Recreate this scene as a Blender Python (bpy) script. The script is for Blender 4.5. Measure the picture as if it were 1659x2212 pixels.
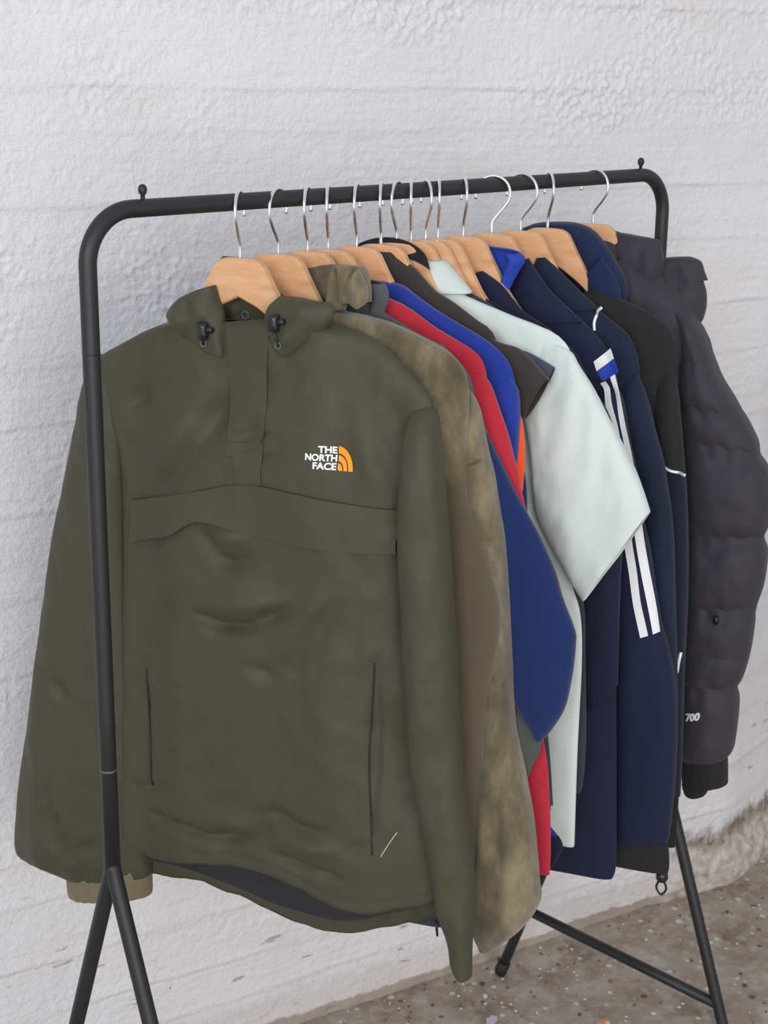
import bpy, bmesh, math, random
import numpy as np
from mathutils import Vector, Matrix
from mathutils.bvhtree import BVHTree

for o in list(bpy.data.objects):
    bpy.data.objects.remove(o, do_unlink=True)
S = bpy.context.scene
COL = S.collection

# ------------------------------------------------------------------ camera, light, exposure
def view_rotation(yaw, pitch, roll):
    f = Vector((-math.sin(yaw)*math.cos(pitch), math.cos(yaw)*math.cos(pitch), -math.sin(pitch)))
    r = Vector((math.cos(yaw), math.sin(yaw), 0)); u = r.cross(f)
    c, s = math.cos(roll), math.sin(roll)
    return Matrix((c*r+s*u, -s*r+c*u, -f)).transposed()

cam_data = bpy.data.cameras.new('camera')
cam = bpy.data.objects.new('camera', cam_data); COL.objects.link(cam)
cam.matrix_world = Matrix.Translation((-1.414, -1.351, 1.598)) @ view_rotation(math.radians(-44.9), math.radians(16.1), math.radians(0.7)).to_4x4()
cam_data.sensor_fit = 'VERTICAL'; cam_data.sensor_height = 36.0
cam_data.lens = 3341.0/2212.0*36.0
cam_data.clip_start = 0.05
S.camera = cam
cam_data.dof.use_dof = True; cam_data.dof.focus_distance = 1.88; cam_data.dof.aperture_fstop = 10.0

W = bpy.data.worlds.new('world'); S.world = W; W.use_nodes = True
W.node_tree.nodes['Background'].inputs[0].default_value = (0.90, 0.94, 1.0, 1)
W.node_tree.nodes['Background'].inputs[1].default_value = 0.62

def area(name, loc, target, size, power, color):
    d = bpy.data.lights.new(name, 'AREA'); d.shape = 'RECTANGLE'; d.size, d.size_y = size; d.energy = power; d.color = color
    o = bpy.data.objects.new(name, d); COL.objects.link(o); o.location = loc
    o.rotation_euler = (Vector(target)-Vector(loc)).to_track_quat('-Z', 'Y').to_euler()
    return o
area('window_daylight', (-4.7, -2.8, 2.5), (0.1, 0.1, 0.6), (1.8, 1.8), 122, (0.87, 0.93, 1.0))
area('doorway_daylight', (-2.5, -4.5, 1.4), (0.1, 0.2, 0.6), (2.4, 2.4), 96, (1.0, 0.93, 0.87))

S.view_settings.view_transform = 'Standard'; S.view_settings.look = 'None'
S.view_settings.gamma = 1.0; S.view_settings.use_curve_mapping = False
S.view_settings.exposure = 0.0

# ------------------------------------------------------------------ outlines of the garments, in metres
# every row: (u left, z left, u right, z right, half thickness, depth offset) in the plane of the garment's hanger
T = {
 'olive_body': [(-0.0235,1.3169,0.0387,1.3229,0.02,0),(-0.0495,1.3138,0.077,1.3259,0.022,0),(-0.1063,1.305,0.13,1.3218,0.022,0),(-0.1602,1.2798,0.1713,1.3089,0.022,0),(-0.1969,1.2566,0.2078,1.2806,0.022,0),(-0.1997,1.2259,0.2381,1.2478,0.023,0),(-0.1854,1.1876,0.2301,1.2083,0.028,0),(-0.1696,1.1492,0.2167,1.1569,0.033,0),(-0.1674,1.0739,0.2085,1.1078,0.035,0),(-0.1698,0.9841,0.2121,1.032,0.036,0),(-0.1764,0.8912,0.2218,0.9442,0.037,0),(-0.1846,0.7631,0.2356,0.8319,0.037,0),(-0.1911,0.6435,0.2555,0.7297,0.037,0),(-0.188,0.5769,0.2714,0.6608,0.035,0),(-0.169,0.5065,0.2866,0.5783,0.032,0)],
 'olive_hem_front': [(-0.166,0.6325),(-0.1241,0.6216),(-0.0719,0.6345),(-0.0178,0.644),(0.035,0.6494),(0.0737,0.6465),(0.1243,0.6281),(0.171,0.6247),(0.2225,0.6402),(0.2725,0.657)],
 'olive_hem_back': [(-0.215,0.5775),(-0.1674,0.572),(-0.1167,0.5723),(-0.0603,0.5662),(-0.005,0.5589),(0.0492,0.5498),(0.0892,0.5465),(0.1316,0.554),(0.1731,0.5756),(0.2471,0.6144)],
 'olive_sleeve_far': [(-0.2026,1.2603,-0.1487,1.2455,0.014,0.012),(-0.2214,1.2331,-0.16,1.2107,0.022,0.012),(-0.2311,1.2035,-0.1616,1.1706,0.028,0.012),(-0.2567,1.1129,-0.1651,1.0829,0.032,0.012),(-0.2854,1.0061,-0.1657,0.9812,0.034,0.012),(-0.3159,0.8625,-0.1633,0.8643,0.036,0.012),(-0.3456,0.7251,-0.1611,0.7371,0.037,0.012),(-0.3666,0.618,-0.1588,0.6455,0.036,0.012),(-0.3691,0.5557,-0.1576,0.5988,0.034,0.012),(-0.3261,0.5451,-0.1552,0.5845,0.028,0.012),(-0.2895,0.5373,-0.1556,0.5736,0.024,0.012)],
 'olive_cuff': [(-0.2871,0.5533,-0.1581,0.5865,0.022,0.012),(-0.2902,0.5385,-0.157,0.576,0.023,0.012),(-0.2893,0.5141,-0.1564,0.5516,0.022,0.012),(-0.282,0.5068,-0.1575,0.5431,0.021,0.012)],
 'olive_sleeve_near': [(0.2228,1.252,0.2306,1.2508,0.003,0.002),(0.2178,1.2447,0.2393,1.2443,0.01,0.0),(0.2133,1.2354,0.2452,1.2351,0.018,-0.002),(0.2111,1.2176,0.2479,1.2242,0.024,-0.005),(0.211,1.2003,0.251,1.213,0.027,-0.009),(0.2115,1.1653,0.258,1.1814,0.029,-0.016),(0.2101,1.1122,0.2631,1.13,0.03,-0.016),(0.2109,1.0672,0.2674,1.0884,0.03,-0.016),(0.2151,1.0154,0.2728,1.0302,0.03,-0.016),(0.22,0.9327,0.2794,0.9459,0.03,-0.016),(0.2272,0.8542,0.2854,0.8718,0.028,-0.016),(0.2364,0.7979,0.2917,0.8061,0.028,-0.016),(0.2512,0.7333,0.3,0.7543,0.026,-0.016),(0.2619,0.6788,0.3079,0.7024,0.024,-0.016),(0.2712,0.6355,0.31,0.6519,0.02,-0.016),(0.2807,0.6073,0.31,0.6123,0.016,-0.016),(0.285,0.5794,0.3104,0.5785,0.014,-0.016),(0.2936,0.5675,0.3101,0.5685,0.012,-0.016)],
 'olive_flap': [(-0.1446,1.0949,0.2119,1.1257,0.02,-0.03),(-0.1458,1.067,0.2134,1.1004,0.02,-0.03),(-0.1469,1.0401,0.2143,1.0781,0.02,-0.03)],
 'olive_flap_top': [(-0.1419,1.0945),(-0.0841,1.1094),(-0.033,1.1238),(0.0105,1.1359),(0.053,1.1391),(0.0946,1.1363),(0.1469,1.1308),(0.207,1.126)],
 'olive_flap_bot': [(-0.1441,1.0416),(-0.1054,1.0547),(-0.0726,1.0668),(-0.0531,1.0797),(-0.0351,1.0889),(-0.012,1.0876),(0.0158,1.083),(0.0524,1.0787),(0.0884,1.0772),(0.1239,1.0758),(0.1702,1.0755),(0.2094,1.0785)],
 'olive_placket': [(-0.0066,1.3198,0.0509,1.328,0.02,-0.03),(-0.0031,1.2872,0.0482,1.2917,0.02,-0.03),(-0.0022,1.2396,0.0483,1.2446,0.02,-0.03),(-0.0019,1.1913,0.0466,1.2021,0.02,-0.03),(-0.0011,1.167,0.0392,1.1798,0.02,-0.03)],
 'olive_placket2': [(0.0004,1.1835,0.0465,1.1887,0.02,-0.03),(0.0086,1.1599,0.045,1.1643,0.02,-0.03),(0.0118,1.1352,0.0459,1.1394,0.02,-0.03)],
 'olive_logo': [(0.1023,1.1624),(0.1387,1.1669),(0.1386,1.1942),(0.1029,1.1901),(0.1541,1.1672)],
 'olive_cr': [[(-0.001,1.2405),(-0.0442,1.1765),-0.008,0.016],[(-0.0442,1.1765),(-0.0939,1.1065),-0.007,0.013],[(-0.0366,1.2316),(-0.1161,1.1178),0.005,0.022],[(-0.0463,0.9716),(-0.0178,0.9588),-0.0075,0.008],[(-0.0178,0.9588),(0.0295,0.9668),-0.009,0.008],[(0.0295,0.9668),(0.0771,0.9964),-0.0075,0.008],[(-0.0364,0.986),(0.0638,1.0033),0.005,0.014],[(-0.0392,1.0771),(-0.016,1.0465),-0.006,0.009],[(-0.016,1.0465),(0.0088,1.0354),-0.007,0.009],[(0.0088,1.0354),(0.0307,1.0533),-0.005,0.009],[(-0.0154,1.0748),(0.0279,1.0725),0.005,0.012],[(0.118,1.0165),(0.0682,0.939),0.004,0.01],[(0.1357,1.0082),(0.0877,0.9263),-0.004,0.012],[(0.1108,0.9985),(0.1029,0.9061),0.003,0.005],[(0.0258,0.9209),(0.0568,0.9079),-0.003,0.007],[(0.0568,0.9079),(0.0878,0.9379),-0.003,0.007],[(-0.0673,1.0274),(-0.0489,0.9956),0.003,0.02],[(-0.0614,1.011),(-0.1112,0.8902),-0.005,0.018],[(-0.1266,0.6873),(-0.0842,0.6811),-0.006,0.007],[(-0.0842,0.6811),(-0.0371,0.6775),-0.007,0.007],[(-0.0371,0.6775),(0.0257,0.6881),-0.006,0.007],[(0.0257,0.6881),(0.0487,0.7215),-0.006,0.009],[(0.0487,0.7215),(0.0679,0.7333),-0.006,0.009],[(0.0679,0.7333),(0.0868,0.718),-0.006,0.008],[(0.0868,0.718),(0.1242,0.7238),-0.005,0.008],[(0.0611,0.6747),(0.1181,0.6701),-0.005,0.006],[(0.1181,0.6701),(0.1491,0.6655),-0.004,0.006],[(-0.0232,0.7048),(0.0228,0.7092),0.005,0.012],[(0.074,0.6996),(0.149,0.7023),0.005,0.012],[(0.1733,0.7203),(0.1521,0.6969),-0.004,0.006],[(-0.1591,0.7121),(-0.1379,0.72),-0.004,0.006],[(-0.1379,0.72),(-0.1068,0.7225),-0.004,0.006],[(0.1746,1.217),(0.2077,1.1534),-0.006,0.012],[(0.1942,1.2497),(0.2084,1.1847),-0.007,0.012],[(0.1633,1.2312),(0.1809,1.1553),0.004,0.014],[(0.0329,1.2147),(0.0159,1.1682),-0.005,0.006],[(0.0023,1.1899),(0.0536,1.1983),-0.003,0.004],[(0.0292,1.1633),(0.0653,1.1756),-0.003,0.005],[(-0.1182,1.2343),(-0.1441,1.1986),-0.006,0.01],[(-0.1382,1.2159),(-0.1502,1.1644),0.004,0.012],[(0.1841,0.9495),(0.1852,0.7351),-0.006,0.006],[(0.1984,0.8785),(0.2442,0.7491),-0.009,0.02],[(-0.1299,0.8746),(-0.1266,0.7257),-0.005,0.005],[(0.124,0.9272),(0.1426,0.7492),0.004,0.03],[(-0.0126,0.9022),(0.0101,0.7312),0.004,0.03],[(0.0629,0.8986),(0.0616,0.7429),-0.003,0.03],[(-0.0053,1.2666),(0.0426,1.2762),-0.003,0.005],[(0.001,1.2803),(0.0486,1.2872),-0.003,0.004],[(0.0604,1.2934),(0.098,1.3094),-0.004,0.007]],
 'olive_sl_cr': [[(-0.3061,0.8491),(-0.2356,0.8044),-0.004,0.01],[(-0.2942,0.6738),(-0.2653,0.5853),-0.004,0.007],[(-0.2653,0.5853),(-0.2152,0.6245),-0.004,0.007],[(-0.2508,0.5751),(-0.2334,0.6269),0.004,0.006],[(-0.2771,0.5755),(-0.3059,0.603),0.003,0.008]],
 'olive_slit': [(0.183,0.9437),(0.1796,0.8748),(0.1783,0.8224),(0.1826,0.7584),(0.1873,0.7067)],
 'olive_slit2': [(-0.1298,0.8777),(-0.1289,0.8133),(-0.1273,0.7636),(-0.1267,0.7225)],
 'olive_thread': [(0.2148,0.7383),(0.209,0.7286),(0.2031,0.7176),(0.1973,0.7059)],
 'olive_lock': [(-0.0304,1.3101),(0.0631,1.3269),(-0.0314,1.2942),(0.0676,1.3011)],
 'olive_hood': [(-0.0222,1.3202),(-0.0494,1.316),(-0.0792,1.3211),(-0.0915,1.3315),(-0.066,1.3466),(-0.0424,1.3525),(0.0417,1.3304),(0.0624,1.334),(0.0886,1.3381),(0.1088,1.3396),(0.1002,1.3456),(0.0478,1.3469)],
 'olive_snap': [(-0.0024,1.3224)],
 'suede_body': [(-0.07839,1.3172,0.0871,1.3311,0.02,-0.006),(-0.10350000000000001,1.312,0.115,1.328,0.022,-0.006),(-0.13455,1.3054,0.1495,1.3214,0.022,-0.006),(-0.1647,1.2936,0.183,1.3096,0.022,-0.006),(-0.19161,1.2812,0.2129,1.2972,0.021,-0.006),(-0.20736,1.2673,0.2304,1.2833,0.02,-0.006),(-0.21564,1.25,0.2396,1.266,0.02,-0.006),(-0.21798,1.2201,0.2422,1.2361,0.02,-0.006),(-0.21663,1.1566,0.2407,1.1726,0.022,-0.006),(-0.22185,1.109,0.2465,1.125,0.023,-0.006),(-0.24714000000000003,1.0366,0.2746,1.0526,0.025,-0.006),(-0.25911,0.9749,0.2879,0.9909,0.025,-0.006),(-0.25119,0.8997,0.2791,0.9157,0.024,-0.006),(-0.24506999999999998,0.8258,0.2723,0.8418,0.024,-0.006),(-0.24200999999999998,0.7477,0.2689,0.7637,0.024,-0.006),(-0.23814000000000002,0.655,0.2646,0.671,0.022,-0.006),(-0.23265000000000002,0.5718,0.2585,0.5878,0.021,-0.006)],
 'suede_sleeve': [(0.2026,1.2509,0.2296,1.2546,0.004,0.018),(0.2075,1.2376,0.2389,1.2418,0.015,0.018),(0.2063,1.2172,0.2461,1.2235,0.024,0.018),(0.2187,1.1782,0.2546,1.1845,0.025,0.018),(0.2282,1.144,0.2653,1.1497,0.025,0.018),(0.2337,1.1091,0.2726,1.1159,0.025,0.018),(0.2475,1.0694,0.2807,1.0759,0.025,0.018),(0.2581,1.0037,0.2882,1.0085,0.025,0.018),(0.2623,0.9282,0.2944,0.934,0.026,0.018),(0.2637,0.8481,0.3007,0.8555,0.028,0.018),(0.2612,0.7755,0.3165,0.7907,0.03,0.018),(0.2562,0.7069,0.3302,0.725,0.03,0.018),(0.2544,0.6438,0.3385,0.665,0.03,0.018),(0.2552,0.5963,0.3416,0.6348,0.028,0.018),(0.2603,0.5687,0.3224,0.5964,0.024,0.018),(0.2676,0.5533,0.2829,0.553,0.014,0.018)],
 'suede_hem_front': [(-0.201,0.7502),(0.0048,0.6912),(0.1094,0.6007),(0.1512,0.5793),(0.1918,0.5966),(0.2314,0.6146),(0.2714,0.6333)],
 'suede_hem_lining': [(-0.2246,0.7315),(-0.0143,0.6712),(0.0993,0.5672),(0.1374,0.5482),(0.1708,0.5526),(0.2177,0.5788),(0.2585,0.6025)],
 'suede_pull': [(0.2268,0.6037),(0.2285,0.5831)],
 'suede_seam': [(0.2435,1.1696),(0.2556,1.1753),(0.2663,1.1845)],
 'suede_collar': [(0.0521,1.3709),(0.1029,1.3804),(0.1135,1.3578),(0.1108,1.341),(0.0711,1.3333),(0.084,1.3301)],
 'suede_cr': [[(0.2017,1.2572),(0.2208,1.1689),-0.004,0.008],[(0.2926,0.7903),(0.2958,0.6135),-0.006,0.008],[(0.3079,0.8466),(0.3204,0.6696),-0.005,0.008],[(0.2744,0.8102),(0.2743,0.6267),0.004,0.01],[(0.2383,1.2451),(0.2459,1.1772),-0.003,0.006]],
 'grey_body': [(-0.0819,1.3345,0.0819,1.3345,0.012,0),(-0.1068,1.3215,0.1068,1.3215,0.014,0),(-0.1438,1.3036,0.1438,1.3036,0.014,0),(-0.1769,1.2894,0.1769,1.2894,0.014,0),(-0.1992,1.2669,0.1992,1.2669,0.014,0),(-0.2058,1.2355,0.2058,1.2355,0.014,0),(-0.2108,1.16,0.2108,1.16,0.014,0),(-0.2228,1.05,0.2228,1.05,0.015,0),(-0.2439,0.9383,0.2439,0.9383,0.015,0),(-0.2692,0.8842,0.2692,0.8842,0.016,0),(-0.3108,0.8331,0.3108,0.8331,0.016,0),(-0.3017,0.7983,0.3017,0.7983,0.014,0),(-0.2944,0.7755,0.2944,0.7755,0.012,0)],
 'grey_sleeve': [(0.1584,1.2963,0.1746,1.2903,0.01,0.0),(0.1704,1.275,0.2051,1.26,0.014,0.0),(0.1861,1.2227,0.217,1.221,0.015,0.0),(0.1954,1.1965,0.226,1.2042,0.015,0.0),(0.2018,1.1727,0.2315,1.1924,0.015,0.0)],
 'blue_sleeve': [(0.1959,1.1802,0.2296,1.1971,0.0145,0.0),(0.2084,1.1432,0.2458,1.1696,0.016,0.0),(0.2184,1.1,0.2663,1.1334,0.017,0.0),(0.2284,1.0565,0.2812,1.1107,0.018,0.0),(0.2414,1.013,0.2986,1.0833,0.019,0.0),(0.2516,0.9687,0.318,1.0457,0.02,0.0),(0.2586,0.9351,0.3296,1.0128,0.02,0.0),(0.2637,0.9067,0.3451,0.9788,0.02,0.0),(0.2678,0.8898,0.3476,0.9622,0.02,0.0),(0.274,0.8816,0.3455,0.9241,0.02,0.0),(0.2845,0.8647,0.3385,0.8805,0.019,0.0),(0.2949,0.8519,0.3244,0.8507,0.016,0.0),(0.306,0.8357,0.3131,0.8336,0.01,0.0)],
 'grey_collar': [(0.0799,1.3573),(0.1001,1.3407),(0.0979,1.3288),(0.0759,1.3341)],
 'red_body': [(-0.0515,1.3439,0.0515,1.3439,0.01,0),(-0.0762,1.338,0.0762,1.338,0.012,0),(-0.1031,1.3287,0.1031,1.3287,0.012,0),(-0.1388,1.3083,0.1388,1.3083,0.012,0),(-0.174,1.2918,0.174,1.2918,0.012,0),(-0.1915,1.2826,0.1915,1.2826,0.012,0),(-0.2016,1.2695,0.2016,1.2695,0.012,0),(-0.2063,1.2473,0.2063,1.2473,0.012,0),(-0.2047,1.209,0.2047,1.209,0.012,0),(-0.2153,1.0989,0.2153,1.0989,0.012,0),(-0.2483,0.9891,0.2483,0.9891,0.013,0),(-0.2757,0.888,0.2757,0.888,0.013,0),(-0.2947,0.813,0.2947,0.813,0.013,0),(-0.302,0.7669,0.302,0.7669,0.013,0),(-0.308,0.6856,0.308,0.6856,0.013,0),(-0.3081,0.6426,0.3081,0.6426,0.013,0)],
 'red_sleeve': [(0.1686,1.2541,0.2001,1.2603,0.003,-0.004),(0.1708,1.2358,0.2107,1.2495,0.011,-0.004),(0.1786,1.207,0.2205,1.2277,0.013,-0.004),(0.1879,1.1859,0.2299,1.2043,0.013,-0.004),(0.1974,1.1621,0.2368,1.1865,0.013,-0.004),(0.2068,1.1381,0.2433,1.1647,0.013,-0.004),(0.2163,1.1141,0.2491,1.1472,0.012,-0.004),(0.2315,1.0936,0.2545,1.1246,0.011,-0.004),(0.249,1.0876,0.2598,1.1047,0.009,-0.004),(0.2578,1.0831,0.2625,1.0939,0.006,-0.004)],
 'royal_body': [(-0.0421,1.3512,0.0421,1.3512,0.012,0),(-0.058,1.349,0.058,1.349,0.016,0),(-0.0946,1.3268,0.0946,1.3268,0.016,0),(-0.1308,1.3087,0.1308,1.3087,0.016,0),(-0.1706,1.29,0.1706,1.29,0.016,0),(-0.1945,1.2718,0.1945,1.2718,0.016,0),(-0.205,1.2541,0.205,1.2541,0.016,0),(-0.2082,1.2302,0.2082,1.2302,0.016,0),(-0.2003,1.1735,0.2003,1.1735,0.016,0),(-0.2005,1.0879,0.2005,1.0879,0.015,0),(-0.2226,0.9738,0.2226,0.9738,0.014,0),(-0.2452,0.8569,0.2452,0.8569,0.014,0),(-0.2581,0.7663,0.2581,0.7663,0.014,0),(-0.267,0.6985,0.267,0.6985,0.013,0),(-0.2865,0.6736,0.2865,0.6736,0.012,0),(-0.2927,0.6583,0.2927,0.6583,0.012,0),(-0.2782,0.625,0.2782,0.625,0.011,0)],
 'royal_sleeve': [(0.1662,1.2423,0.202,1.2513,0.003,-0.004),(0.1678,1.2269,0.2105,1.24,0.013,-0.004),(0.1693,1.2159,0.2143,1.2304,0.017,-0.004),(0.1749,1.1885,0.2164,1.2063,0.017,-0.004),(0.1849,1.1557,0.2158,1.1761,0.015,-0.004),(0.1971,1.1429,0.2154,1.1564,0.011,-0.004),(0.2064,1.1298,0.2141,1.1421,0.007,-0.004)],
 'royal_orange': [(0.1739,1.2077,0.207,1.2179,0.01,0.012),(0.1748,1.1795,0.2152,1.1868,0.012,0.012),(0.1818,1.1489,0.2181,1.1589,0.012,0.012),(0.1918,1.1185,0.2188,1.1391,0.011,0.012),(0.2045,1.097,0.2176,1.1091,0.008,0.012)],
 'royal_navy': [(0.1827,1.1373,0.2131,1.138,0.008,0.026),(0.1897,1.1091,0.2169,1.1155,0.01,0.026),(0.1967,1.0837,0.219,1.0925,0.01,0.026),(0.2064,1.0645,0.219,1.078,0.008,0.026)],
 'tee_body': [(-0.0257,1.3808,0.0257,1.3808,0.008,0),(-0.0308,1.3727,0.0308,1.3727,0.01,0),(-0.047,1.3615,0.047,1.3615,0.012,0),(-0.0726,1.3381,0.0726,1.3381,0.012,0),(-0.0977,1.3253,0.0977,1.3253,0.012,0),(-0.1277,1.3064,0.1277,1.3064,0.012,0),(-0.1496,1.292,0.1496,1.292,0.012,0),(-0.1598,1.2537,0.1598,1.2537,0.011,0),(-0.169,1.1635,0.169,1.1635,0.01,0),(-0.1853,1.0484,0.1853,1.0484,0.01,0),(-0.2154,0.9017,0.2154,0.9017,0.01,0),(-0.2389,0.7809,0.2389,0.7809,0.01,0),(-0.2492,0.6865,0.2492,0.6865,0.01,0)],
 'tee_sleeve': [(0.1275,1.2738,0.1348,1.2901,0.002,-0.003),(0.1389,1.2551,0.16,1.2822,0.009,-0.003),(0.1558,1.2313,0.1849,1.2765,0.013,-0.003),(0.1744,1.2104,0.2053,1.2606,0.015,-0.003),(0.1946,1.1921,0.2223,1.2444,0.016,-0.003)],
 'slate_body': [(-0.0248,1.3476,0.0248,1.3476,0.005,0),(-0.0501,1.3267,0.0501,1.3267,0.006,0),(-0.0908,1.3013,0.0908,1.3013,0.006,0),(-0.128,1.2771,0.128,1.2771,0.006,0),(-0.1475,1.2686,0.1475,1.2686,0.006,0),(-0.1564,1.2386,0.1564,1.2386,0.006,0),(-0.1624,1.1584,0.1624,1.1584,0.006,0),(-0.179,1.042,0.179,1.042,0.006,0),(-0.2035,0.8925,0.2035,0.8925,0.006,0),(-0.2243,0.7694,0.2243,0.7694,0.006,0),(-0.2345,0.6803,0.2345,0.6803,0.006,0)],
 'slate_sleeve': [(0.1355,1.2426,0.1442,1.2707,0.003,-0.001),(0.1587,1.2356,0.1717,1.2697,0.007,-0.001),(0.1844,1.2187,0.1915,1.2624,0.008,-0.001),(0.2039,1.2331,0.2112,1.253,0.007,-0.001)],
 'mint_body': [(-0.0453,1.3458,0.0453,1.3458,0.007,0),(-0.0623,1.3355,0.0623,1.3355,0.01,0),(-0.0811,1.3243,0.0811,1.3243,0.012,0),(-0.1082,1.3161,0.1082,1.3161,0.013,0),(-0.14,1.306,0.14,1.306,0.013,0),(-0.1853,1.2926,0.1853,1.2926,0.013,0),(-0.2089,1.2766,0.2089,1.2766,0.013,0),(-0.2175,1.2559,0.2175,1.2559,0.013,0),(-0.2199,1.23,0.2199,1.23,0.013,0),(-0.2141,1.1661,0.2141,1.1661,0.012,0),(-0.1974,1.0696,0.1974,1.0696,0.012,0),(-0.229,0.9772,0.229,0.9772,0.012,0),(-0.2426,0.9363,0.2426,0.9363,0.012,0),(-0.2475,0.8729,0.2475,0.8729,0.012,0),(-0.2477,0.7561,0.2477,0.7561,0.012,0),(-0.25,0.6162,0.25,0.6162,0.012,0)],
 'mint_sleeve': [(0.1414,1.2401,0.1781,1.2822,0.003,-0.002),(0.1533,1.2129,0.2126,1.2715,0.01,-0.005),(0.1634,1.1769,0.2275,1.256,0.015,-0.009),(0.1734,1.1377,0.2534,1.2207,0.02,-0.012),(0.1788,1.094,0.2737,1.1866,0.022,-0.012),(0.185,1.062,0.2914,1.1567,0.023,-0.012),(0.2002,1.034,0.3067,1.1305,0.023,-0.012),(0.2196,1.0067,0.3171,1.1099,0.022,-0.012),(0.2385,0.9774,0.3251,1.0902,0.021,-0.012),(0.2501,0.9616,0.3265,1.0863,0.02,-0.012)],
 'mint_collar': [(0.0274,1.3634),(0.0367,1.364),(0.0779,1.3292),(0.0796,1.3105),(0.0342,1.3376)],
 'char_body': [(-0.0555,1.331,0.0555,1.331,0.007,0),(-0.0713,1.3234,0.0713,1.3234,0.008,0),(-0.0901,1.315,0.0901,1.315,0.008,0),(-0.1214,1.2984,0.1214,1.2984,0.008,0),(-0.1522,1.2865,0.1522,1.2865,0.008,0),(-0.1723,1.2393,0.1723,1.2393,0.008,0),(-0.1835,1.1229,0.1835,1.1229,0.008,0),(-0.2134,1.0057,0.2134,1.0057,0.008,0),(-0.2301,0.9402,0.2301,0.9402,0.009,0),(-0.2358,0.8637,0.2358,0.8637,0.009,0),(-0.2418,0.757,0.2418,0.757,0.009,0),(-0.24,0.6905,0.24,0.6905,0.008,0),(-0.2329,0.6789,0.2329,0.6789,0.006,0)],
 'dark_body': [(-0.0487,1.3256,0.0487,1.3256,0.005,0),(-0.0677,1.3182,0.0677,1.3182,0.006,0),(-0.093,1.3067,0.093,1.3067,0.006,0),(-0.1244,1.2905,0.1244,1.2905,0.006,0),(-0.1464,1.2749,0.1464,1.2749,0.006,0),(-0.1573,1.2351,0.1573,1.2351,0.006,0),(-0.1748,1.118,0.1748,1.118,0.006,0),(-0.1927,0.9978,0.1927,0.9978,0.006,0),(-0.2018,0.8727,0.2018,0.8727,0.006,0),(-0.2127,0.7106,0.2127,0.7106,0.006,0)],
 'indigo_body': [(-0.0283,1.3377,0.0283,1.3377,0.012,0),(-0.0625,1.3211,0.0625,1.3211,0.014,0),(-0.0886,1.2958,0.0886,1.2958,0.014,0),(-0.1141,1.2842,0.1141,1.2842,0.014,0),(-0.1346,1.2693,0.1346,1.2693,0.014,0),(-0.1544,1.2544,0.1544,1.2544,0.014,0),(-0.1676,1.236,0.1676,1.236,0.014,0),(-0.1773,1.2131,0.1773,1.2131,0.014,0),(-0.1812,1.1715,0.1812,1.1715,0.015,0),(-0.1843,1.0492,0.1843,1.0492,0.016,0),(-0.2137,0.9654,0.2137,0.9654,0.017,0),(-0.2283,0.9038,0.2283,0.9038,0.018,0),(-0.2352,0.8138,0.2352,0.8138,0.018,0),(-0.2408,0.7242,0.2408,0.7242,0.018,0),(-0.2459,0.6318,0.2459,0.6318,0.018,0),(-0.2497,0.5525,0.2497,0.5525,0.018,0),(-0.245,0.5301,0.245,0.5301,0.017,0)],
 'indigo_sleeve': [(0.1323,1.1986,0.1723,1.2169,0.004,-0.004),(0.1371,1.1767,0.1863,1.2052,0.013,-0.004),(0.1509,1.1203,0.2074,1.1751,0.016,-0.004),(0.1626,1.0723,0.2178,1.1402,0.016,-0.004),(0.1715,1.0172,0.2281,1.0868,0.016,-0.004),(0.1777,0.9547,0.2333,1.0259,0.016,-0.004),(0.1796,0.8904,0.2338,0.9633,0.016,-0.004),(0.1879,0.813,0.2359,0.8806,0.015,-0.004),(0.1998,0.7686,0.2382,0.8158,0.012,-0.004)],
 'indigo_collar': [(0.0303,1.3744),(0.0637,1.3734),(0.0758,1.3683),(0.0824,1.3594),(0.0654,1.3284),(0.0612,1.3222),(0.0552,1.3301)],
 'indigo_peak': [(0.0153,1.3416),(0.028,1.3471),(0.0592,1.325)],
 'stripe_body': [(-0.0455,1.3462,0.0455,1.3462,0.012,0),(-0.0645,1.3355,0.0645,1.3355,0.016,0),(-0.0803,1.321,0.0803,1.321,0.017,0),(-0.1013,1.3057,0.1013,1.3057,0.017,0),(-0.1267,1.286,0.1267,1.286,0.017,0),(-0.1449,1.2712,0.1449,1.2712,0.017,0),(-0.1633,1.2511,0.1633,1.2511,0.017,0),(-0.175,1.2298,0.175,1.2298,0.017,0),(-0.1826,1.1941,0.1826,1.1941,0.017,0),(-0.176,1.1319,0.176,1.1319,0.017,0),(-0.1986,1.0087,0.1986,1.0087,0.018,0),(-0.2293,0.9164,0.2293,0.9164,0.019,0),(-0.2552,0.8552,0.2552,0.8552,0.02,0),(-0.2747,0.8256,0.2747,0.8256,0.02,0),(-0.2837,0.794,0.2837,0.794,0.02,0),(-0.2886,0.748,0.2886,0.748,0.02,0),(-0.2899,0.6698,0.2899,0.6698,0.02,0),(-0.2881,0.5772,0.2881,0.5772,0.02,0),(-0.2862,0.5676,0.2862,0.5676,0.02,0)],
 'stripe_hem': [(-0.2868,0.5783,0.2868,0.5783,0.0195,0),(-0.2898,0.5614,0.2898,0.5614,0.021,0),(-0.2918,0.5405,0.2918,0.5405,0.021,0),(-0.2906,0.5288,0.2906,0.5288,0.02,0)],
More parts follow.
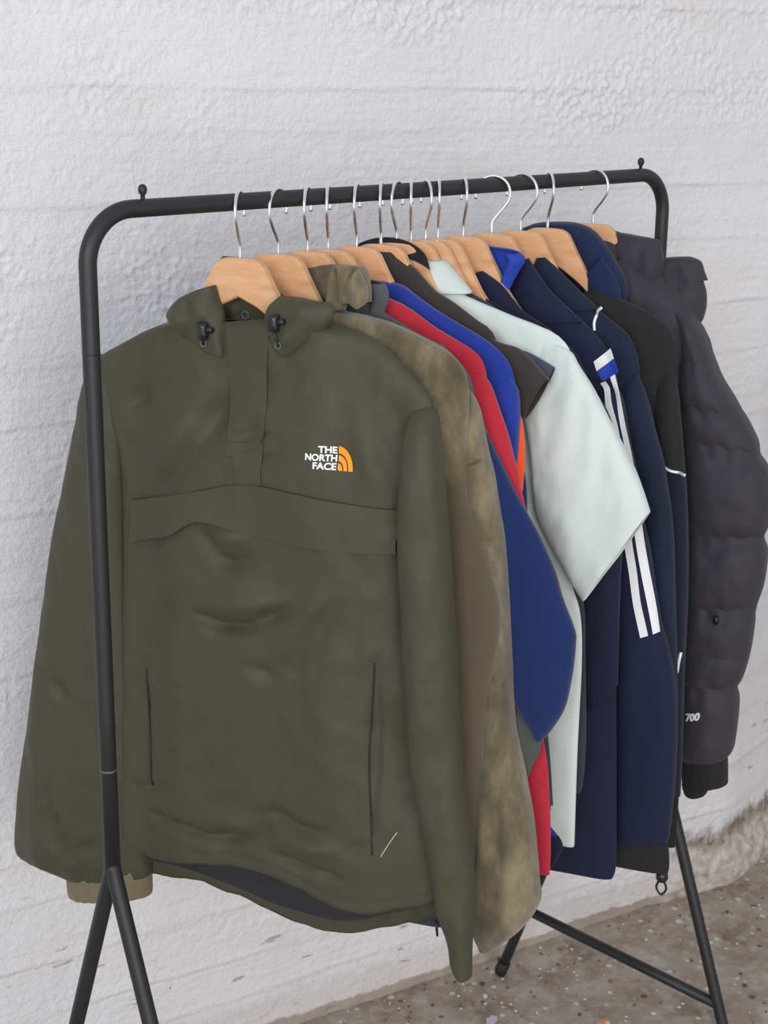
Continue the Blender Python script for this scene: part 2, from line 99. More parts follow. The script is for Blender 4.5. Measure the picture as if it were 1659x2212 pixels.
 'stripe_sleeve': [(0.1554,1.201,0.1786,1.2094,0.004,-0.006),(0.1615,1.1809,0.1898,1.1862,0.016,-0.006),(0.1722,1.1451,0.2006,1.1371,0.02,-0.006),(0.1845,1.103,0.2138,1.091,0.02,-0.006),(0.1922,1.0538,0.2243,1.0392,0.02,-0.006),(0.1945,0.9905,0.2379,0.9904,0.02,-0.006),(0.196,0.939,0.2484,0.9407,0.02,-0.006),(0.1996,0.8872,0.2595,0.894,0.021,-0.006),(0.2031,0.8347,0.2741,0.8507,0.022,-0.006),(0.2061,0.7815,0.2848,0.8031,0.0225,-0.006),(0.2098,0.7139,0.291,0.7373,0.0225,-0.006),(0.2137,0.6312,0.2918,0.6556,0.0215,-0.006),(0.2174,0.5646,0.29,0.5841,0.0205,-0.006)],
 'stripe_white': [(0.1513,1.2352),(0.1719,1.2538),(0.1769,1.2411),(0.1557,1.2229)],
 'stripe_blue': [(0.1557,1.2229),(0.1769,1.2411),(0.184,1.2238),(0.1638,1.2098)],
 'stripe_1': [(0.1656,1.2106,0.1722,1.2136,0.02,-0.02),(0.1726,1.1846,0.1804,1.1884,0.02,-0.02),(0.183,1.151,0.192,1.1562,0.02,-0.02),(0.1929,1.1072,0.2026,1.1114,0.02,-0.02),(0.2012,1.0585,0.2116,1.0623,0.02,-0.02),(0.2086,1.0053,0.219,1.0093,0.02,-0.02),(0.2171,0.9658,0.2276,0.9687,0.02,-0.02),(0.226,0.9221,0.2365,0.9238,0.02,-0.02),(0.2387,0.8762,0.2486,0.8805,0.02,-0.02)],
 'stripe_2': [(0.1769,1.2189,0.1828,1.223,0.02,-0.02),(0.1857,1.192,0.1911,1.195,0.02,-0.02),(0.1946,1.1535,0.2006,1.1572,0.02,-0.02),(0.2064,1.1088,0.213,1.1127,0.02,-0.02),(0.2148,1.0602,0.2232,1.0638,0.02,-0.02),(0.2216,1.0173,0.2314,1.0205,0.02,-0.02),(0.2318,0.9712,0.2422,0.9747,0.02,-0.02),(0.2433,0.9249,0.2538,0.9266,0.02,-0.02),(0.2541,0.8821,0.2626,0.8868,0.02,-0.02)],
 'stripe_lock': [(0.2825,0.5217),(0.2839,0.4991)],
 'stripe_collar': [(0.026,1.2995),(0.0296,1.3241),(0.0432,1.3569),(0.0514,1.3604),(0.0601,1.3484),(0.0651,1.3355)],
 'pipe_body': [(-0.0283,1.3466,0.0283,1.3466,0.012,0),(-0.0516,1.3346,0.0516,1.3346,0.016,0),(-0.0662,1.327,0.0662,1.327,0.017,0),(-0.0927,1.3081,0.0927,1.3081,0.017,0),(-0.1127,1.2924,0.1127,1.2924,0.017,0),(-0.1298,1.2802,0.1298,1.2802,0.017,0),(-0.1508,1.2654,0.1508,1.2654,0.017,0),(-0.1617,1.2515,0.1617,1.2515,0.017,0),(-0.1712,1.2284,0.1712,1.2284,0.017,0),(-0.1765,1.1917,0.1765,1.1917,0.017,0),(-0.1811,1.1358,0.1811,1.1358,0.017,0),(-0.1933,1.0286,0.1933,1.0286,0.018,0),(-0.2236,0.9015,0.2236,0.9015,0.018,0),(-0.2427,0.8037,0.2427,0.8037,0.018,0),(-0.2545,0.7025,0.2545,0.7025,0.018,0),(-0.2588,0.5756,0.2588,0.5756,0.017,0)],
 'pipe_sleeve': [(0.146,1.1926,0.1714,1.213,0.004,-0.004),(0.1497,1.1723,0.1813,1.1941,0.015,-0.004),(0.1553,1.1527,0.1888,1.1738,0.02,-0.004),(0.1669,1.1161,0.1996,1.1405,0.02,-0.004),(0.1809,1.0731,0.2134,1.1005,0.02,-0.004),(0.1908,1.0357,0.2212,1.0666,0.02,-0.004),(0.1995,0.998,0.2294,1.0273,0.02,-0.004),(0.2062,0.9399,0.2369,0.9694,0.02,-0.004),(0.2102,0.8739,0.2423,0.9058,0.02,-0.004),(0.2119,0.7927,0.2505,0.8201,0.019,-0.004),(0.2145,0.6959,0.2578,0.7187,0.018,-0.004),(0.2204,0.5975,0.2609,0.6209,0.014,-0.004)],
 'pipe_line': [(0.1226,1.2976),(0.1166,1.2917),(0.1132,1.2841),(0.1117,1.2755),(0.1129,1.2658)],
 'hood_body': [(-0.0805,1.3132,0.0805,1.3132,0.012,0),(-0.1018,1.3022,0.1018,1.3022,0.018,0),(-0.1339,1.2909,0.1339,1.2909,0.019,0),(-0.1575,1.279,0.1575,1.279,0.019,0),(-0.1754,1.2662,0.1754,1.2662,0.019,0),(-0.1847,1.2489,0.1847,1.2489,0.018,0),(-0.1893,1.2168,0.1893,1.2168,0.018,0),(-0.1928,1.173,0.1928,1.173,0.018,0),(-0.191,1.0829,0.191,1.0829,0.018,0),(-0.2046,0.9526,0.2046,0.9526,0.018,0),(-0.2199,0.8187,0.2199,0.8187,0.018,0),(-0.2304,0.6799,0.2304,0.6799,0.018,0),(-0.2339,0.5864,0.2339,0.5864,0.017,0),(-0.2333,0.5123,0.2333,0.5123,0.015,0)],
 'hood_sleeve': [(0.1654,1.2014,0.1851,1.2108,0.004,-0.004),(0.166,1.171,0.1943,1.1853,0.015,-0.004),(0.1696,1.133,0.2005,1.1491,0.02,-0.004),(0.1782,1.0784,0.2119,1.0733,0.02,-0.004)],
 'hood_sleeve_low': [(0.1782,1.0784,0.212,1.0721,0.0205,-0.004),(0.1846,1.0175,0.2179,1.0219,0.021,-0.004),(0.1914,0.9518,0.2236,0.9565,0.021,-0.004),(0.1965,0.8712,0.2277,0.8763,0.02,-0.004),(0.2021,0.7821,0.2297,0.7872,0.019,-0.004),(0.2075,0.6768,0.234,0.6822,0.017,-0.004),(0.2143,0.5911,0.2364,0.5961,0.012,-0.004)],
 'hood_line': [(0.1849,1.0828),(0.1954,1.0783),(0.2064,1.0764),(0.2185,1.0753)],
 'hood_line2': [(0.2265,0.8199),(0.2248,0.8058),(0.2238,0.791)],
 'hood_arc': [(-0.0425,1.3838),(-0.0161,1.3945),(0.0103,1.3978),(0.0358,1.3979),(0.0569,1.3928),(0.073,1.3814),(0.0895,1.3627),(0.098,1.3478),(0.1091,1.3325),(0.1153,1.3131),(0.1138,1.2956),(0.0997,1.2708)],
 'puff_body': [(-0.0494,1.3423,0.0494,1.3423,0.02,0.0),(-0.0836,1.3252,0.0836,1.3252,0.028,0.0),(-0.1175,1.3083,0.1175,1.3083,0.03,0.0),(-0.1451,1.2847,0.1451,1.2847,0.032,0.0),(-0.1591,1.2504,0.1591,1.2504,0.032,0.0),(-0.1642,1.1957,0.1642,1.1957,0.032,0.0),(-0.1655,1.13,0.1655,1.13,0.032,0.0),(-0.1747,0.9961,0.1747,0.9961,0.032,0.0),(-0.1808,0.8574,0.1808,0.8574,0.03,0.0),(-0.1878,0.7143,0.1878,0.7143,0.03,0.0),(-0.1907,0.6109,0.1907,0.6109,0.026,0.0)],
 'puff_sleeve': [(0.1202,1.2833,0.1434,1.2774,0.01,-0.004),(0.1363,1.2575,0.1615,1.2595,0.026,-0.004),(0.1444,1.2336,0.1731,1.2406,0.033,-0.004),(0.1435,1.2075,0.1824,1.2188,0.033,-0.004),(0.1425,1.1832,0.1983,1.1866,0.036,-0.004),(0.1452,1.1419,0.2268,1.1477,0.04,-0.004),(0.1507,1.0991,0.2531,1.106,0.04,-0.004),(0.154,1.0794,0.2586,1.0849,0.037,-0.004),(0.1576,1.0562,0.2709,1.0665,0.04,-0.004),(0.1612,1.0227,0.2795,1.0311,0.043,-0.004),(0.1639,0.9819,0.2789,0.9908,0.041,-0.004),(0.1646,0.9613,0.2729,0.9683,0.037,-0.004),(0.1658,0.9337,0.2792,0.9468,0.041,-0.004),(0.1673,0.8919,0.2782,0.9021,0.042,-0.004),(0.1694,0.8497,0.2697,0.8605,0.037,-0.004),(0.1704,0.8249,0.2695,0.8381,0.04,-0.004),(0.1723,0.7857,0.2669,0.7953,0.04,-0.004),(0.1738,0.7425,0.2593,0.7546,0.038,-0.004),(0.1743,0.725,0.2525,0.7383,0.034,-0.004),(0.1751,0.7024,0.2567,0.7181,0.036,-0.004),(0.1771,0.662,0.2565,0.6765,0.035,-0.004),(0.1786,0.6288,0.2537,0.6407,0.031,-0.004),(0.1801,0.6163,0.2458,0.6286,0.026,-0.004)],
 'puff_seams': [[(0.143,1.2407),(0.1901,1.2529)],[(0.1449,1.2106),(0.2017,1.2247)],[(0.1292,1.1518),(0.2646,1.1431)],[(0.1321,1.1058),(0.2876,1.0908)],[(0.1411,0.965),(0.3031,0.9777)],[(0.148,0.8559),(0.3053,0.8732)],[(0.1559,0.7326),(0.289,0.7534)],[(0.1522,0.7911),(0.1793,0.7931)]],
 'puff_cuff': [(0.1796,0.6237,0.2459,0.6361,0.024,-0.004),(0.1808,0.5954,0.2486,0.6084,0.024,-0.004),(0.1842,0.5658,0.2502,0.5864,0.023,-0.004)],
 'puff_cuff2': [(0.1835,0.5741,0.222,0.5826,0.02,-0.006),(0.1887,0.5586,0.2216,0.5689,0.018,-0.006),(0.196,0.5549,0.2205,0.5641,0.016,-0.006)],
 'puff_700': [(0.1884,0.6859),(0.2109,0.6955),(0.2101,0.7084),(0.1876,0.6989)],
 'puff_tab': [(0.2246,0.8528)],
 'puff_hood': [(0.0178,1.3808),(0.034,1.3785),(0.0679,1.3778),(0.0906,1.3715),(0.0991,1.3618),(0.1149,1.3489),(0.1413,1.3511),(0.1557,1.347),(0.1639,1.3305),(0.1671,1.3212),(0.1672,1.2825),(0.161,1.2602)],
 'hanger': [(-0.0266,1.3782),(-0.021,1.3842),(-0.0112,1.3879),(0.0008,1.3892),(0.0145,1.3895),(0.0246,1.3865),(0.0316,1.3819),(0.038,1.3705),(0.0514,1.3539),(0.0712,1.346),(-0.0383,1.3433),(-0.0354,1.3619),(-0.022,1.3308),(0.034,1.3319),(0.0007,1.3461)],
 'hanger14': [(-0.0271,1.3846),(-0.0153,1.3896),(0.0019,1.3924),(0.016,1.3882),(0.0249,1.3806),(0.0335,1.3643),(0.0465,1.3403),(0.061,1.3256),(0.0543,1.3145),(0.0271,1.3328),(0.0065,1.3471),(-0.0105,1.3555)],
 'hanger15': [(-0.0178,1.3892),(-0.0035,1.3887),(0.0179,1.3789)],
 'XS': [-0.3002,-0.2439,-0.1987,-0.1661,-0.1197,-0.0787,-0.0518,-0.0267,-0.0004,0.0222,0.0693,0.1243,0.1825,0.239,0.3377],
 'olive_hood_left': [(-0.0534,1.3495,-0.0251,1.3587,0.01,-0.016),(-0.0728,1.3397,-0.0218,1.3444,0.016,-0.016),(-0.0877,1.3226,-0.0148,1.3313,0.019,-0.016),(-0.0818,1.3114,-0.0115,1.3169,0.019,-0.016),(-0.0678,1.2997,-0.0106,1.3012,0.018,-0.016),(-0.0513,1.2882,-0.0096,1.2886,0.013,-0.016),(-0.0342,1.2801,-0.0098,1.2802,0.007,-0.016)],
 'olive_hood_right': [(0.059,1.3523,0.0885,1.3514,0.009,-0.016),(0.0473,1.3412,0.121,1.3487,0.015,-0.016),(0.0424,1.3264,0.1267,1.337,0.019,-0.016),(0.0458,1.3142,0.1165,1.321,0.018,-0.016),(0.0492,1.3,0.0982,1.3041,0.013,-0.016),(0.0538,1.2868,0.0796,1.2901,0.006,-0.016)],
 'olive_hood_back': [(-0.0586,1.3418,0.0866,1.3428,0.008,0.026),(-0.0746,1.3294,0.0983,1.3375,0.012,0.026),(-0.0846,1.3096,0.1012,1.3242,0.012,0.026),(-0.0788,1.2882,0.0954,1.3054,0.01,0.026)],
 'suede_roll': [(0.09,1.3488,0.1088,1.381,0.01,-0.012),(0.1005,1.3392,0.1188,1.3586,0.012,-0.012),(0.1075,1.3356,0.1177,1.3446,0.01,-0.012)],
 'indigo_front': [(0.0192,1.3433,0.0311,1.3476,0.006,-0.008),(0.0202,1.3292,0.0596,1.3301,0.009,-0.008),(0.0235,1.3056,0.0831,1.3047,0.01,-0.008),(0.032,1.2793,0.1188,1.2845,0.01,-0.008)],
 'stripe_front': [(0.0461,1.3573,0.0555,1.3609,0.006,-0.008),(0.0365,1.3417,0.0677,1.3438,0.01,-0.008),(0.0307,1.3233,0.0863,1.3223,0.012,-0.008),(0.0296,1.3008,0.1085,1.3036,0.013,-0.008),(0.0358,1.2738,0.1319,1.2851,0.012,-0.008)],
 'pipe_front': [(0.0269,1.3551,0.0385,1.3564,0.006,-0.006),(0.0211,1.3358,0.0639,1.3361,0.01,-0.006),(0.0253,1.3132,0.092,1.3124,0.012,-0.006),(0.0363,1.2862,0.1164,1.2935,0.012,-0.006)],
 'hood_roll': [(-0.0371,1.3411,-0.0544,1.3804,0.022,0.032),(-0.0218,1.3663,-0.0276,1.3913,0.022,0.032),(-0.0062,1.3798,-0.0008,1.3946,0.022,0.032),(0.0152,1.381,0.0252,1.3947,0.022,0.032),(0.032,1.3643,0.0466,1.3896,0.022,0.032),(0.0387,1.349,0.063,1.378,0.022,0.032),(0.0442,1.3335,0.0797,1.359,0.022,0.032),(0.0474,1.3211,0.0897,1.344,0.022,0.032),(0.0495,1.3072,0.1003,1.3283,0.022,0.032),(0.0502,1.2926,0.1066,1.3087,0.022,0.032),(0.0471,1.2751,0.1044,1.2908,0.022,0.032),(0.0533,1.2575,0.0901,1.2643,0.022,0.032)],
 'hood_fold': [(0.0538,1.3247,0.0772,1.3511,0.008,0.004),(0.055,1.2996,0.0979,1.3276,0.012,0.004),(0.0573,1.2808,0.1057,1.3033,0.014,0.004),(0.0653,1.2656,0.0974,1.2776,0.01,0.004)],
 'puff_hood_roll': [(0.0214,1.3784,0.0943,1.3703,0.012,0.008),(0.027,1.3627,0.099,1.3585,0.02,0.008),(0.035,1.3406,0.1029,1.3384,0.025,0.008),(0.0428,1.3204,0.1001,1.3203,0.024,0.008),(0.049,1.3058,0.0878,1.3053,0.018,0.008),(0.0549,1.2965,0.073,1.2965,0.01,0.008)],
 'puff_hood_flap': [(0.0996,1.3444,0.1355,1.3479,0.012,0.028),(0.0909,1.3355,0.1496,1.3424,0.018,0.028),(0.0877,1.3237,0.1565,1.3269,0.02,0.028),(0.0883,1.3133,0.161,1.3176,0.02,0.028)],
 'puff_hood_side': [(0.0924,1.3182,0.1568,1.3161,0.016,0.022),(0.0976,1.2978,0.1618,1.2998,0.022,0.022),(0.1069,1.2777,0.1625,1.2805,0.022,0.022),(0.118,1.2602,0.1592,1.2635,0.018,0.022),(0.1284,1.2519,0.1533,1.2539,0.01,0.022)],
 'puff_neck': [(-0.0244,1.3872,0.0154,1.3797,0.008,0.012),(-0.0157,1.3761,0.0405,1.3759,0.014,0.012),(0.0013,1.3511,0.0719,1.3521,0.02,0.012),(0.0169,1.313,0.107,1.319,0.022,0.012),(0.0292,1.2745,0.1356,1.2824,0.024,0.012)],
}

PHI = math.radians(20)          # the hangers are turned 20 degrees on the rail
XS = T['XS']
RAIL_Z, HALF, TUBE = 1.451, 0.503, 0.0095

# ------------------------------------------------------------------ helpers
def lin(c):
    c = c/255.0
    return c/12.92 if c <= .04045 else ((c+.055)/1.055)**2.4
def rgb(r, g, b): return (lin(r), lin(g), lin(b), 1)

_G = np.array([(1,1,0),(-1,1,0),(1,-1,0),(-1,-1,0),(1,0,1),(-1,0,1),(1,0,-1),(-1,0,-1),(0,1,1),(0,-1,1),(0,1,-1),(0,-1,-1)], float)
def vnoise(p, seed=0):
    """gradient noise for an (n,3) array, about -1..1"""
    p = np.asarray(p, float); i = np.floor(p).astype(np.int64); f = p-i; w3 = f*f*f*(f*(f*6-15)+10)
    r = 0
    for dx in (0, 1):
        for dy in (0, 1):
            for dz in (0, 1):
                n = ((i[:, 0]+dx)*374761393+(i[:, 1]+dy)*668265263+(i[:, 2]+dz)*1274126177+seed*974634777) & 0xffffffff
                n = ((n ^ (n >> 13))*1274126177) & 0xffffffff
                g = _G[((n ^ (n >> 16)) & 0xffff) % 12]
                w = (w3[:, 0] if dx else 1-w3[:, 0])*(w3[:, 1] if dy else 1-w3[:, 1])*(w3[:, 2] if dz else 1-w3[:, 2])
                r = r+w*(g[:, 0]*(f[:, 0]-dx)+g[:, 1]*(f[:, 1]-dy)+g[:, 2]*(f[:, 2]-dz))
    return 1.5*r
_c, _s = math.cos(.6), math.sin(.6)
_ROT = np.array([(_c, 0, _s), (0, 1, 0), (-_s, 0, _c)]) @ np.array([(1, 0, 0), (0, _c, _s), (0, -_s, _c)])
def fbm(p, octv=3, seed=0):
    p = np.asarray(p, float); a, s, r = 1.0, 0.0, 0
    for k in range(octv):
        r = r+a*vnoise(p+.37*k, seed+k*17); s += a; a *= .5; p = (p @ _ROT)*2.03
    return r/s

def mesh_obj(name, verts, faces, m, parent=None, smooth=True, fix=True):
    me = bpy.data.meshes.new(name)
    me.from_pydata([tuple(map(float, v)) for v in verts], [], faces)
    if fix:
        bm = bmesh.new(); bm.from_mesh(me); bmesh.ops.recalc_face_normals(bm, faces=bm.faces); bm.to_mesh(me); bm.free()
    if smooth: me.polygons.foreach_set('use_smooth', [True]*len(me.polygons))
    me.update()
    o = bpy.data.objects.new(name, me); COL.objects.link(o)
    if m: me.materials.append(m)
    if parent: o.parent = parent
    return o
def tag(o, label=None, cat=None, group=None, kind=None):
    for k, v in (('label', label), ('category', cat), ('group', group), ('kind', kind)):
        if v: o[k] = v
    return o
def empty(name, loc, rz, label, cat, group=None):
    o = bpy.data.objects.new(name, None); COL.objects.link(o); o.empty_display_size = .05
    o.location = loc; o.rotation_euler = (0, 0, rz)
    return tag(o, label, cat, group)

def crom(a, t):
    """Catmull-Rom through the rows of a at parameters t (row units)"""
    a = np.asarray(a, float); n = len(a); t = np.clip(t, 0, n-1-1e-9); i = np.floor(t).astype(int); f = (t-i)[..., None]
    p0, p1, p2, p3 = a[np.maximum(i-1, 0)], a[i], a[np.minimum(i+1, n-1)], a[np.minimum(i+2, n-1)]
    return .5*((2*p1)+(-p0+p2)*f+(2*p0-5*p1+4*p2-p3)*f*f+(-p0+3*p1-3*p2+p3)*f**3)

def fold_noise(amp=.003, fu=16, fz=2.6, seed=0, fine=.3):
    def d(u, z, front):
        p = np.stack([u*fu, z*fz, front*3.7+seed], 1); q = np.stack([u*38, z*24, front*5.1+seed], 1)
        return amp*(fbm(p, 2, seed)+fine*fbm(q, 2, seed+5))
    return d
def creases(lst, base=None):
    def d(u, z, front):
        r = base(u, z, front) if base else np.zeros_like(u)
        for (a, b, amp, w) in lst:
            a = np.array(a); b = np.array(b); ab = b-a; L2 = ab@ab
            t = np.clip(((u-a[0])*ab[0]+(z-a[1])*ab[1])/L2, 0, 1)
            dist = np.hypot(u-a[0]-t*ab[0], z-a[1]-t*ab[1])
            tap = .35+.65*np.sin(np.pi*np.clip(t, .0, 1))
            r = r+np.where(front > 0, amp*np.exp(-(dist/w)**2)*tap, 0)
        return r
    return d

def loft(name, rows, m, parent, zb, M=90, N=56, ex=2.5, disp=None, hem_f=None, hem_b=None, caps=(False, False), solid=.0016, tmod=None, neck=None):
    """a hollow tube of cloth: each row gives the left and right edge, front is -y; disp pushes the cloth outwards"""
    R = np.array(rows, float); k = len(R)
    mid = (R[:, :2]+R[:, 2:4])/2; dl = np.r_[0, np.cumsum(np.hypot(*np.diff(mid, axis=0).T)+1e-4)]
    n_f = 400
    prm = np.interp(np.linspace(0, dl[-1], n_f), dl, np.arange(k)); fine = crom(R, prm)
    if tmod: fine = tmod(fine, np.linspace(0, 1, n_f))
    a = np.arange(N)/N*2*np.pi; c, s = np.cos(a), np.sin(a)
    cs = np.sign(c)*np.abs(c)**(2/ex); sn = np.sign(s)*np.abs(s)**(2/ex)
    pos = .5+.5*cs
    vmax = np.ones(N)
    if hem_f is not None:
        for j in range(N):
            hem = hem_f if sn[j] > 0 else hem_b
            line = np.array(hem); line = line[np.argsort(line[:, 0])]
            U = fine[:, 0]+(fine[:, 2]-fine[:, 0])*pos[j]; Z = fine[:, 1]+(fine[:, 3]-fine[:, 1])*pos[j]
            below = np.where(Z < np.interp(U, line[:, 0], line[:, 1]))[0]
            vmax[j] = below[0]/(n_f-1) if len(below) else 1
        vmax = np.convolve(np.r_[vmax[-2:], vmax, vmax[:2]], [.15, .2, .3, .2, .15], 'same')[2:-2]
    vmin = np.zeros(N)
    if neck is not None:
        for j in range(N):
            if sn[j] <= 0: continue
            U = fine[:, 0]+(fine[:, 2]-fine[:, 0])*pos[j]; Z = fine[:, 1]+(fine[:, 3]-fine[:, 1])*pos[j]
            vmin[j] = np.where(Z <= np.interp(np.abs(U), *zip(*neck)))[0][0]/(n_f-1)
        vmin = np.convolve(np.r_[vmin[-2:], vmin, vmin[:2]], [.15, .2, .3, .2, .15], 'same')[2:-2]
    V = vmin[None, :]+np.linspace(0, 1, M)[:, None]*(vmax-vmin)[None, :]
    g = np.stack([np.interp(V, np.linspace(0, 1, n_f), fine[:, q]) for q in range(6)], -1)
    u = g[..., 0]+(g[..., 2]-g[..., 0])*pos; z = g[..., 1]+(g[..., 3]-g[..., 1])*pos
    y = g[..., 5]-g[..., 4]*sn
    if disp:
        fr = np.broadcast_to(np.sign(sn), u.shape)
        dd = disp(u.ravel(), z.ravel(), fr.ravel()).reshape(u.shape)
        y = y-dd*np.sign(sn)*np.abs(sn)**.6
    verts = np.stack([u, y, z-zb], -1).reshape(-1, 3)
    faces = [(r*N+i, r*N+(i+1) % N, (r+1)*N+(i+1) % N, (r+1)*N+i) for r in range(M-1) for i in range(N)]
    if caps[0]: faces.append(tuple(range(N)))
    if caps[1]: faces.append(tuple((M-1)*N+i for i in range(N)))
    o = mesh_obj(name, verts, faces, m, parent)
    if solid and not (caps[0] and caps[1]):
        md = o.modifiers.new('cloth', 'SOLIDIFY'); md.thickness = solid; md.offset = -1
    return o

def bvh_of(o):
    me = o.data
    return BVHTree.FromPolygons([v.co.copy() for v in me.vertices], [tuple(p.vertices) for p in me.polygons])
def front_y(bvhs, u, z, zb, default):
    best = None
    for b in bvhs:
        h = b.ray_cast(Vector((u, -.6, z-zb)), Vector((0, 1, 0)))
        if h[0] is not None and (best is None or h[0].y < best): best = h[0].y
    return default if best is None else best

def slab(name, grid, m, parent, zb, bvhs, lift=.0008, thick=.0012, default=-.03, bulge=None):
    """a patch of cloth lying on the front of other cloth: grid is (rows, cols, 2) of (u, z)"""
    grid = np.asarray(grid, float); nr, nc = grid.shape[:2]
    yy = np.array([[front_y(bvhs, *grid[r, c], zb, np.nan) for c in range(nc)] for r in range(nr)])
    if np.isnan(yy).all(): yy[:] = default
    else: yy = np.where(np.isnan(yy), np.nanmean(yy), yy)
    for _ in range(4):
        for ax in (0, 1):
            q = np.pad(yy, [(1, 1) if ax == k else (0, 0) for k in (0, 1)], 'edge')
            yy = .25*np.take(q, range(0, yy.shape[ax]), ax)+.5*yy+.25*np.take(q, range(2, yy.shape[ax]+2), ax)
    yy = yy-.0006
    top, bot = [], []
    for r in range(nr):
        for c in range(nc):
            l = lift+(bulge(r/(nr-1), c/(nc-1)) if bulge else 0)
            top.append((grid[r, c, 0], yy[r, c]-l-thick, grid[r, c, 1]-zb)); bot.append((grid[r, c, 0], yy[r, c]-l, grid[r, c, 1]-zb))
    n = nr*nc; F = []
    for r in range(nr-1):
        for c in range(nc-1):
            a, b, d, e = r*nc+c, r*nc+c+1, (r+1)*nc+c+1, (r+1)*nc+c
            F += [(a, b, d, e), (n+e, n+d, n+b, n+a)]
    edge = [(0, c) for c in range(nc)]+[(r, nc-1) for r in range(1, nr)]+[(nr-1, c) for c in range(nc-2, -1, -1)]+[(r, 0) for r in range(nr-2, 0, -1)]
    b0, ne = 2*n, len(edge)
    rim = [top[p[0]*nc+p[1]] for p in edge]+[bot[p[0]*nc+p[1]] for p in edge]
    F += [(b0+k, b0+(k+1) % ne, b0+ne+(k+1) % ne, b0+ne+k) for k in range(ne)]
    return mesh_obj(name, top+bot+rim, F, m, parent)
def grid_rows(rows, nr=40, nc=12):
    R = np.array(rows, float)[:, :4]; t = np.linspace(0, len(R)-1, nr); f = crom(R, t)
    s = np.linspace(0, 1, nc)[None, :, None]
    return f[:, None, 0:2]*(1-s)+f[:, None, 2:4]*s
def grid_quad(q, nr=10, nc=14):
    a, b, c, d = [np.array(p) for p in q]     # top-left, top-right, bottom-right, bottom-left
    s = np.linspace(0, 1, nc)[None, :, None]; t = np.linspace(0, 1, nr)[:, None, None]
    return (a*(1-s)+b*s)*(1-t)+(d*(1-s)+c*s)*t

def tube_mesh(path, rad, N=12, cap=True):
    P = [Vector(p) for p in path]; n = len(P); rad = [rad]*n if np.isscalar(rad) else rad
    V, F = [], []; ref = None
    for i, p in enumerate(P):
        t = (P[min(i+1, n-1)]-P[max(i-1, 0)]).normalized()
        if ref is None:
            ref = t.orthogonal().normalized()
        ref = (ref-t*ref.dot(t)).normalized(); b = t.cross(ref)
        for k in range(N):
            a = 2*math.pi*k/N; V.append(p+(ref*math.cos(a)+b*math.sin(a))*rad[i])
    for i in range(n-1):
        for k in range(N):
            F.append((i*N+k, i*N+(k+1) % N, (i+1)*N+(k+1) % N, (i+1)*N+k))
    if cap: F += [tuple(range(N)), tuple((n-1)*N+k for k in range(N))]
    return V, F
def tube(name, path, rad, m, parent, N=12):
    V, F = tube_mesh(path, rad, N); return mesh_obj(name, V, F, m, parent)
def smooth_path(pts, n=40):
    return crom(np.array(pts, float), np.linspace(0, len(pts)-1, n))
def drape_line(name, pts, rad, m, parent, zb, bvhs, n=30, default=-.03, flat=1.0, even=False):
    pp = smooth_path(pts, n)
    ys = np.array([front_y(bvhs, u, z, zb, default) for u, z in pp])
    if even: ys = np.clip(ys, np.median(ys)-.004, np.median(ys)+.003)
    for _ in range(6): ys = np.convolve(np.pad(ys, 1, 'edge'), [.25, .5, .25], 'valid')
    return tube(name, [(u, y-rad*.5*flat, z-zb) for (u, z), y in zip(pp, ys)], rad, m, parent, 8)
def collar(name, spec, m, parent, zb, th0=-25, th1=205, n=44, solid=.002, tilt=0.0):
    """a collar standing round the neck: rings of (a, b, z side, z back, y shift); angle 0 is the near side, 90 the back"""
    V, F = [], []; k = len(spec)
    S_ = crom(np.array(spec, float), np.linspace(0, k-1, 14))
    for r in S_:
        for i in range(n):
            th = math.radians(th0+(th1-th0)*i/(n-1)); q = max(0, math.sin(th))
            V.append((r[0]*math.cos(th), r[4]+r[1]*math.sin(th), r[2]+(r[3]-r[2])*q+tilt*math.cos(th)-zb))
    for r in range(13):
        for i in range(n-1): F.append((r*n+i, r*n+i+1, (r+1)*n+i+1, (r+1)*n+i))
    o = mesh_obj(name, V, F, m, parent)
    md = o.modifiers.new('cloth', 'SOLIDIFY'); md.thickness = solid; md.offset = 0
    return o
def text_mesh(txt, size, bold=.0, extrude=.0004, spacing=1.0):
    c = bpy.data.curves.new('lettering', 'FONT'); c.body = txt; c.size = size; c.offset = bold; c.extrude = extrude; c.space_character = spacing
    c.resolution_u = 4
    o = bpy.data.objects.new('lettering', c); COL.objects.link(o)
    bpy.context.view_layer.update()
    me = bpy.data.meshes.new_from_object(o.evaluated_get(bpy.context.evaluated_depsgraph_get()))
    bpy.data.objects.remove(o)
    return me

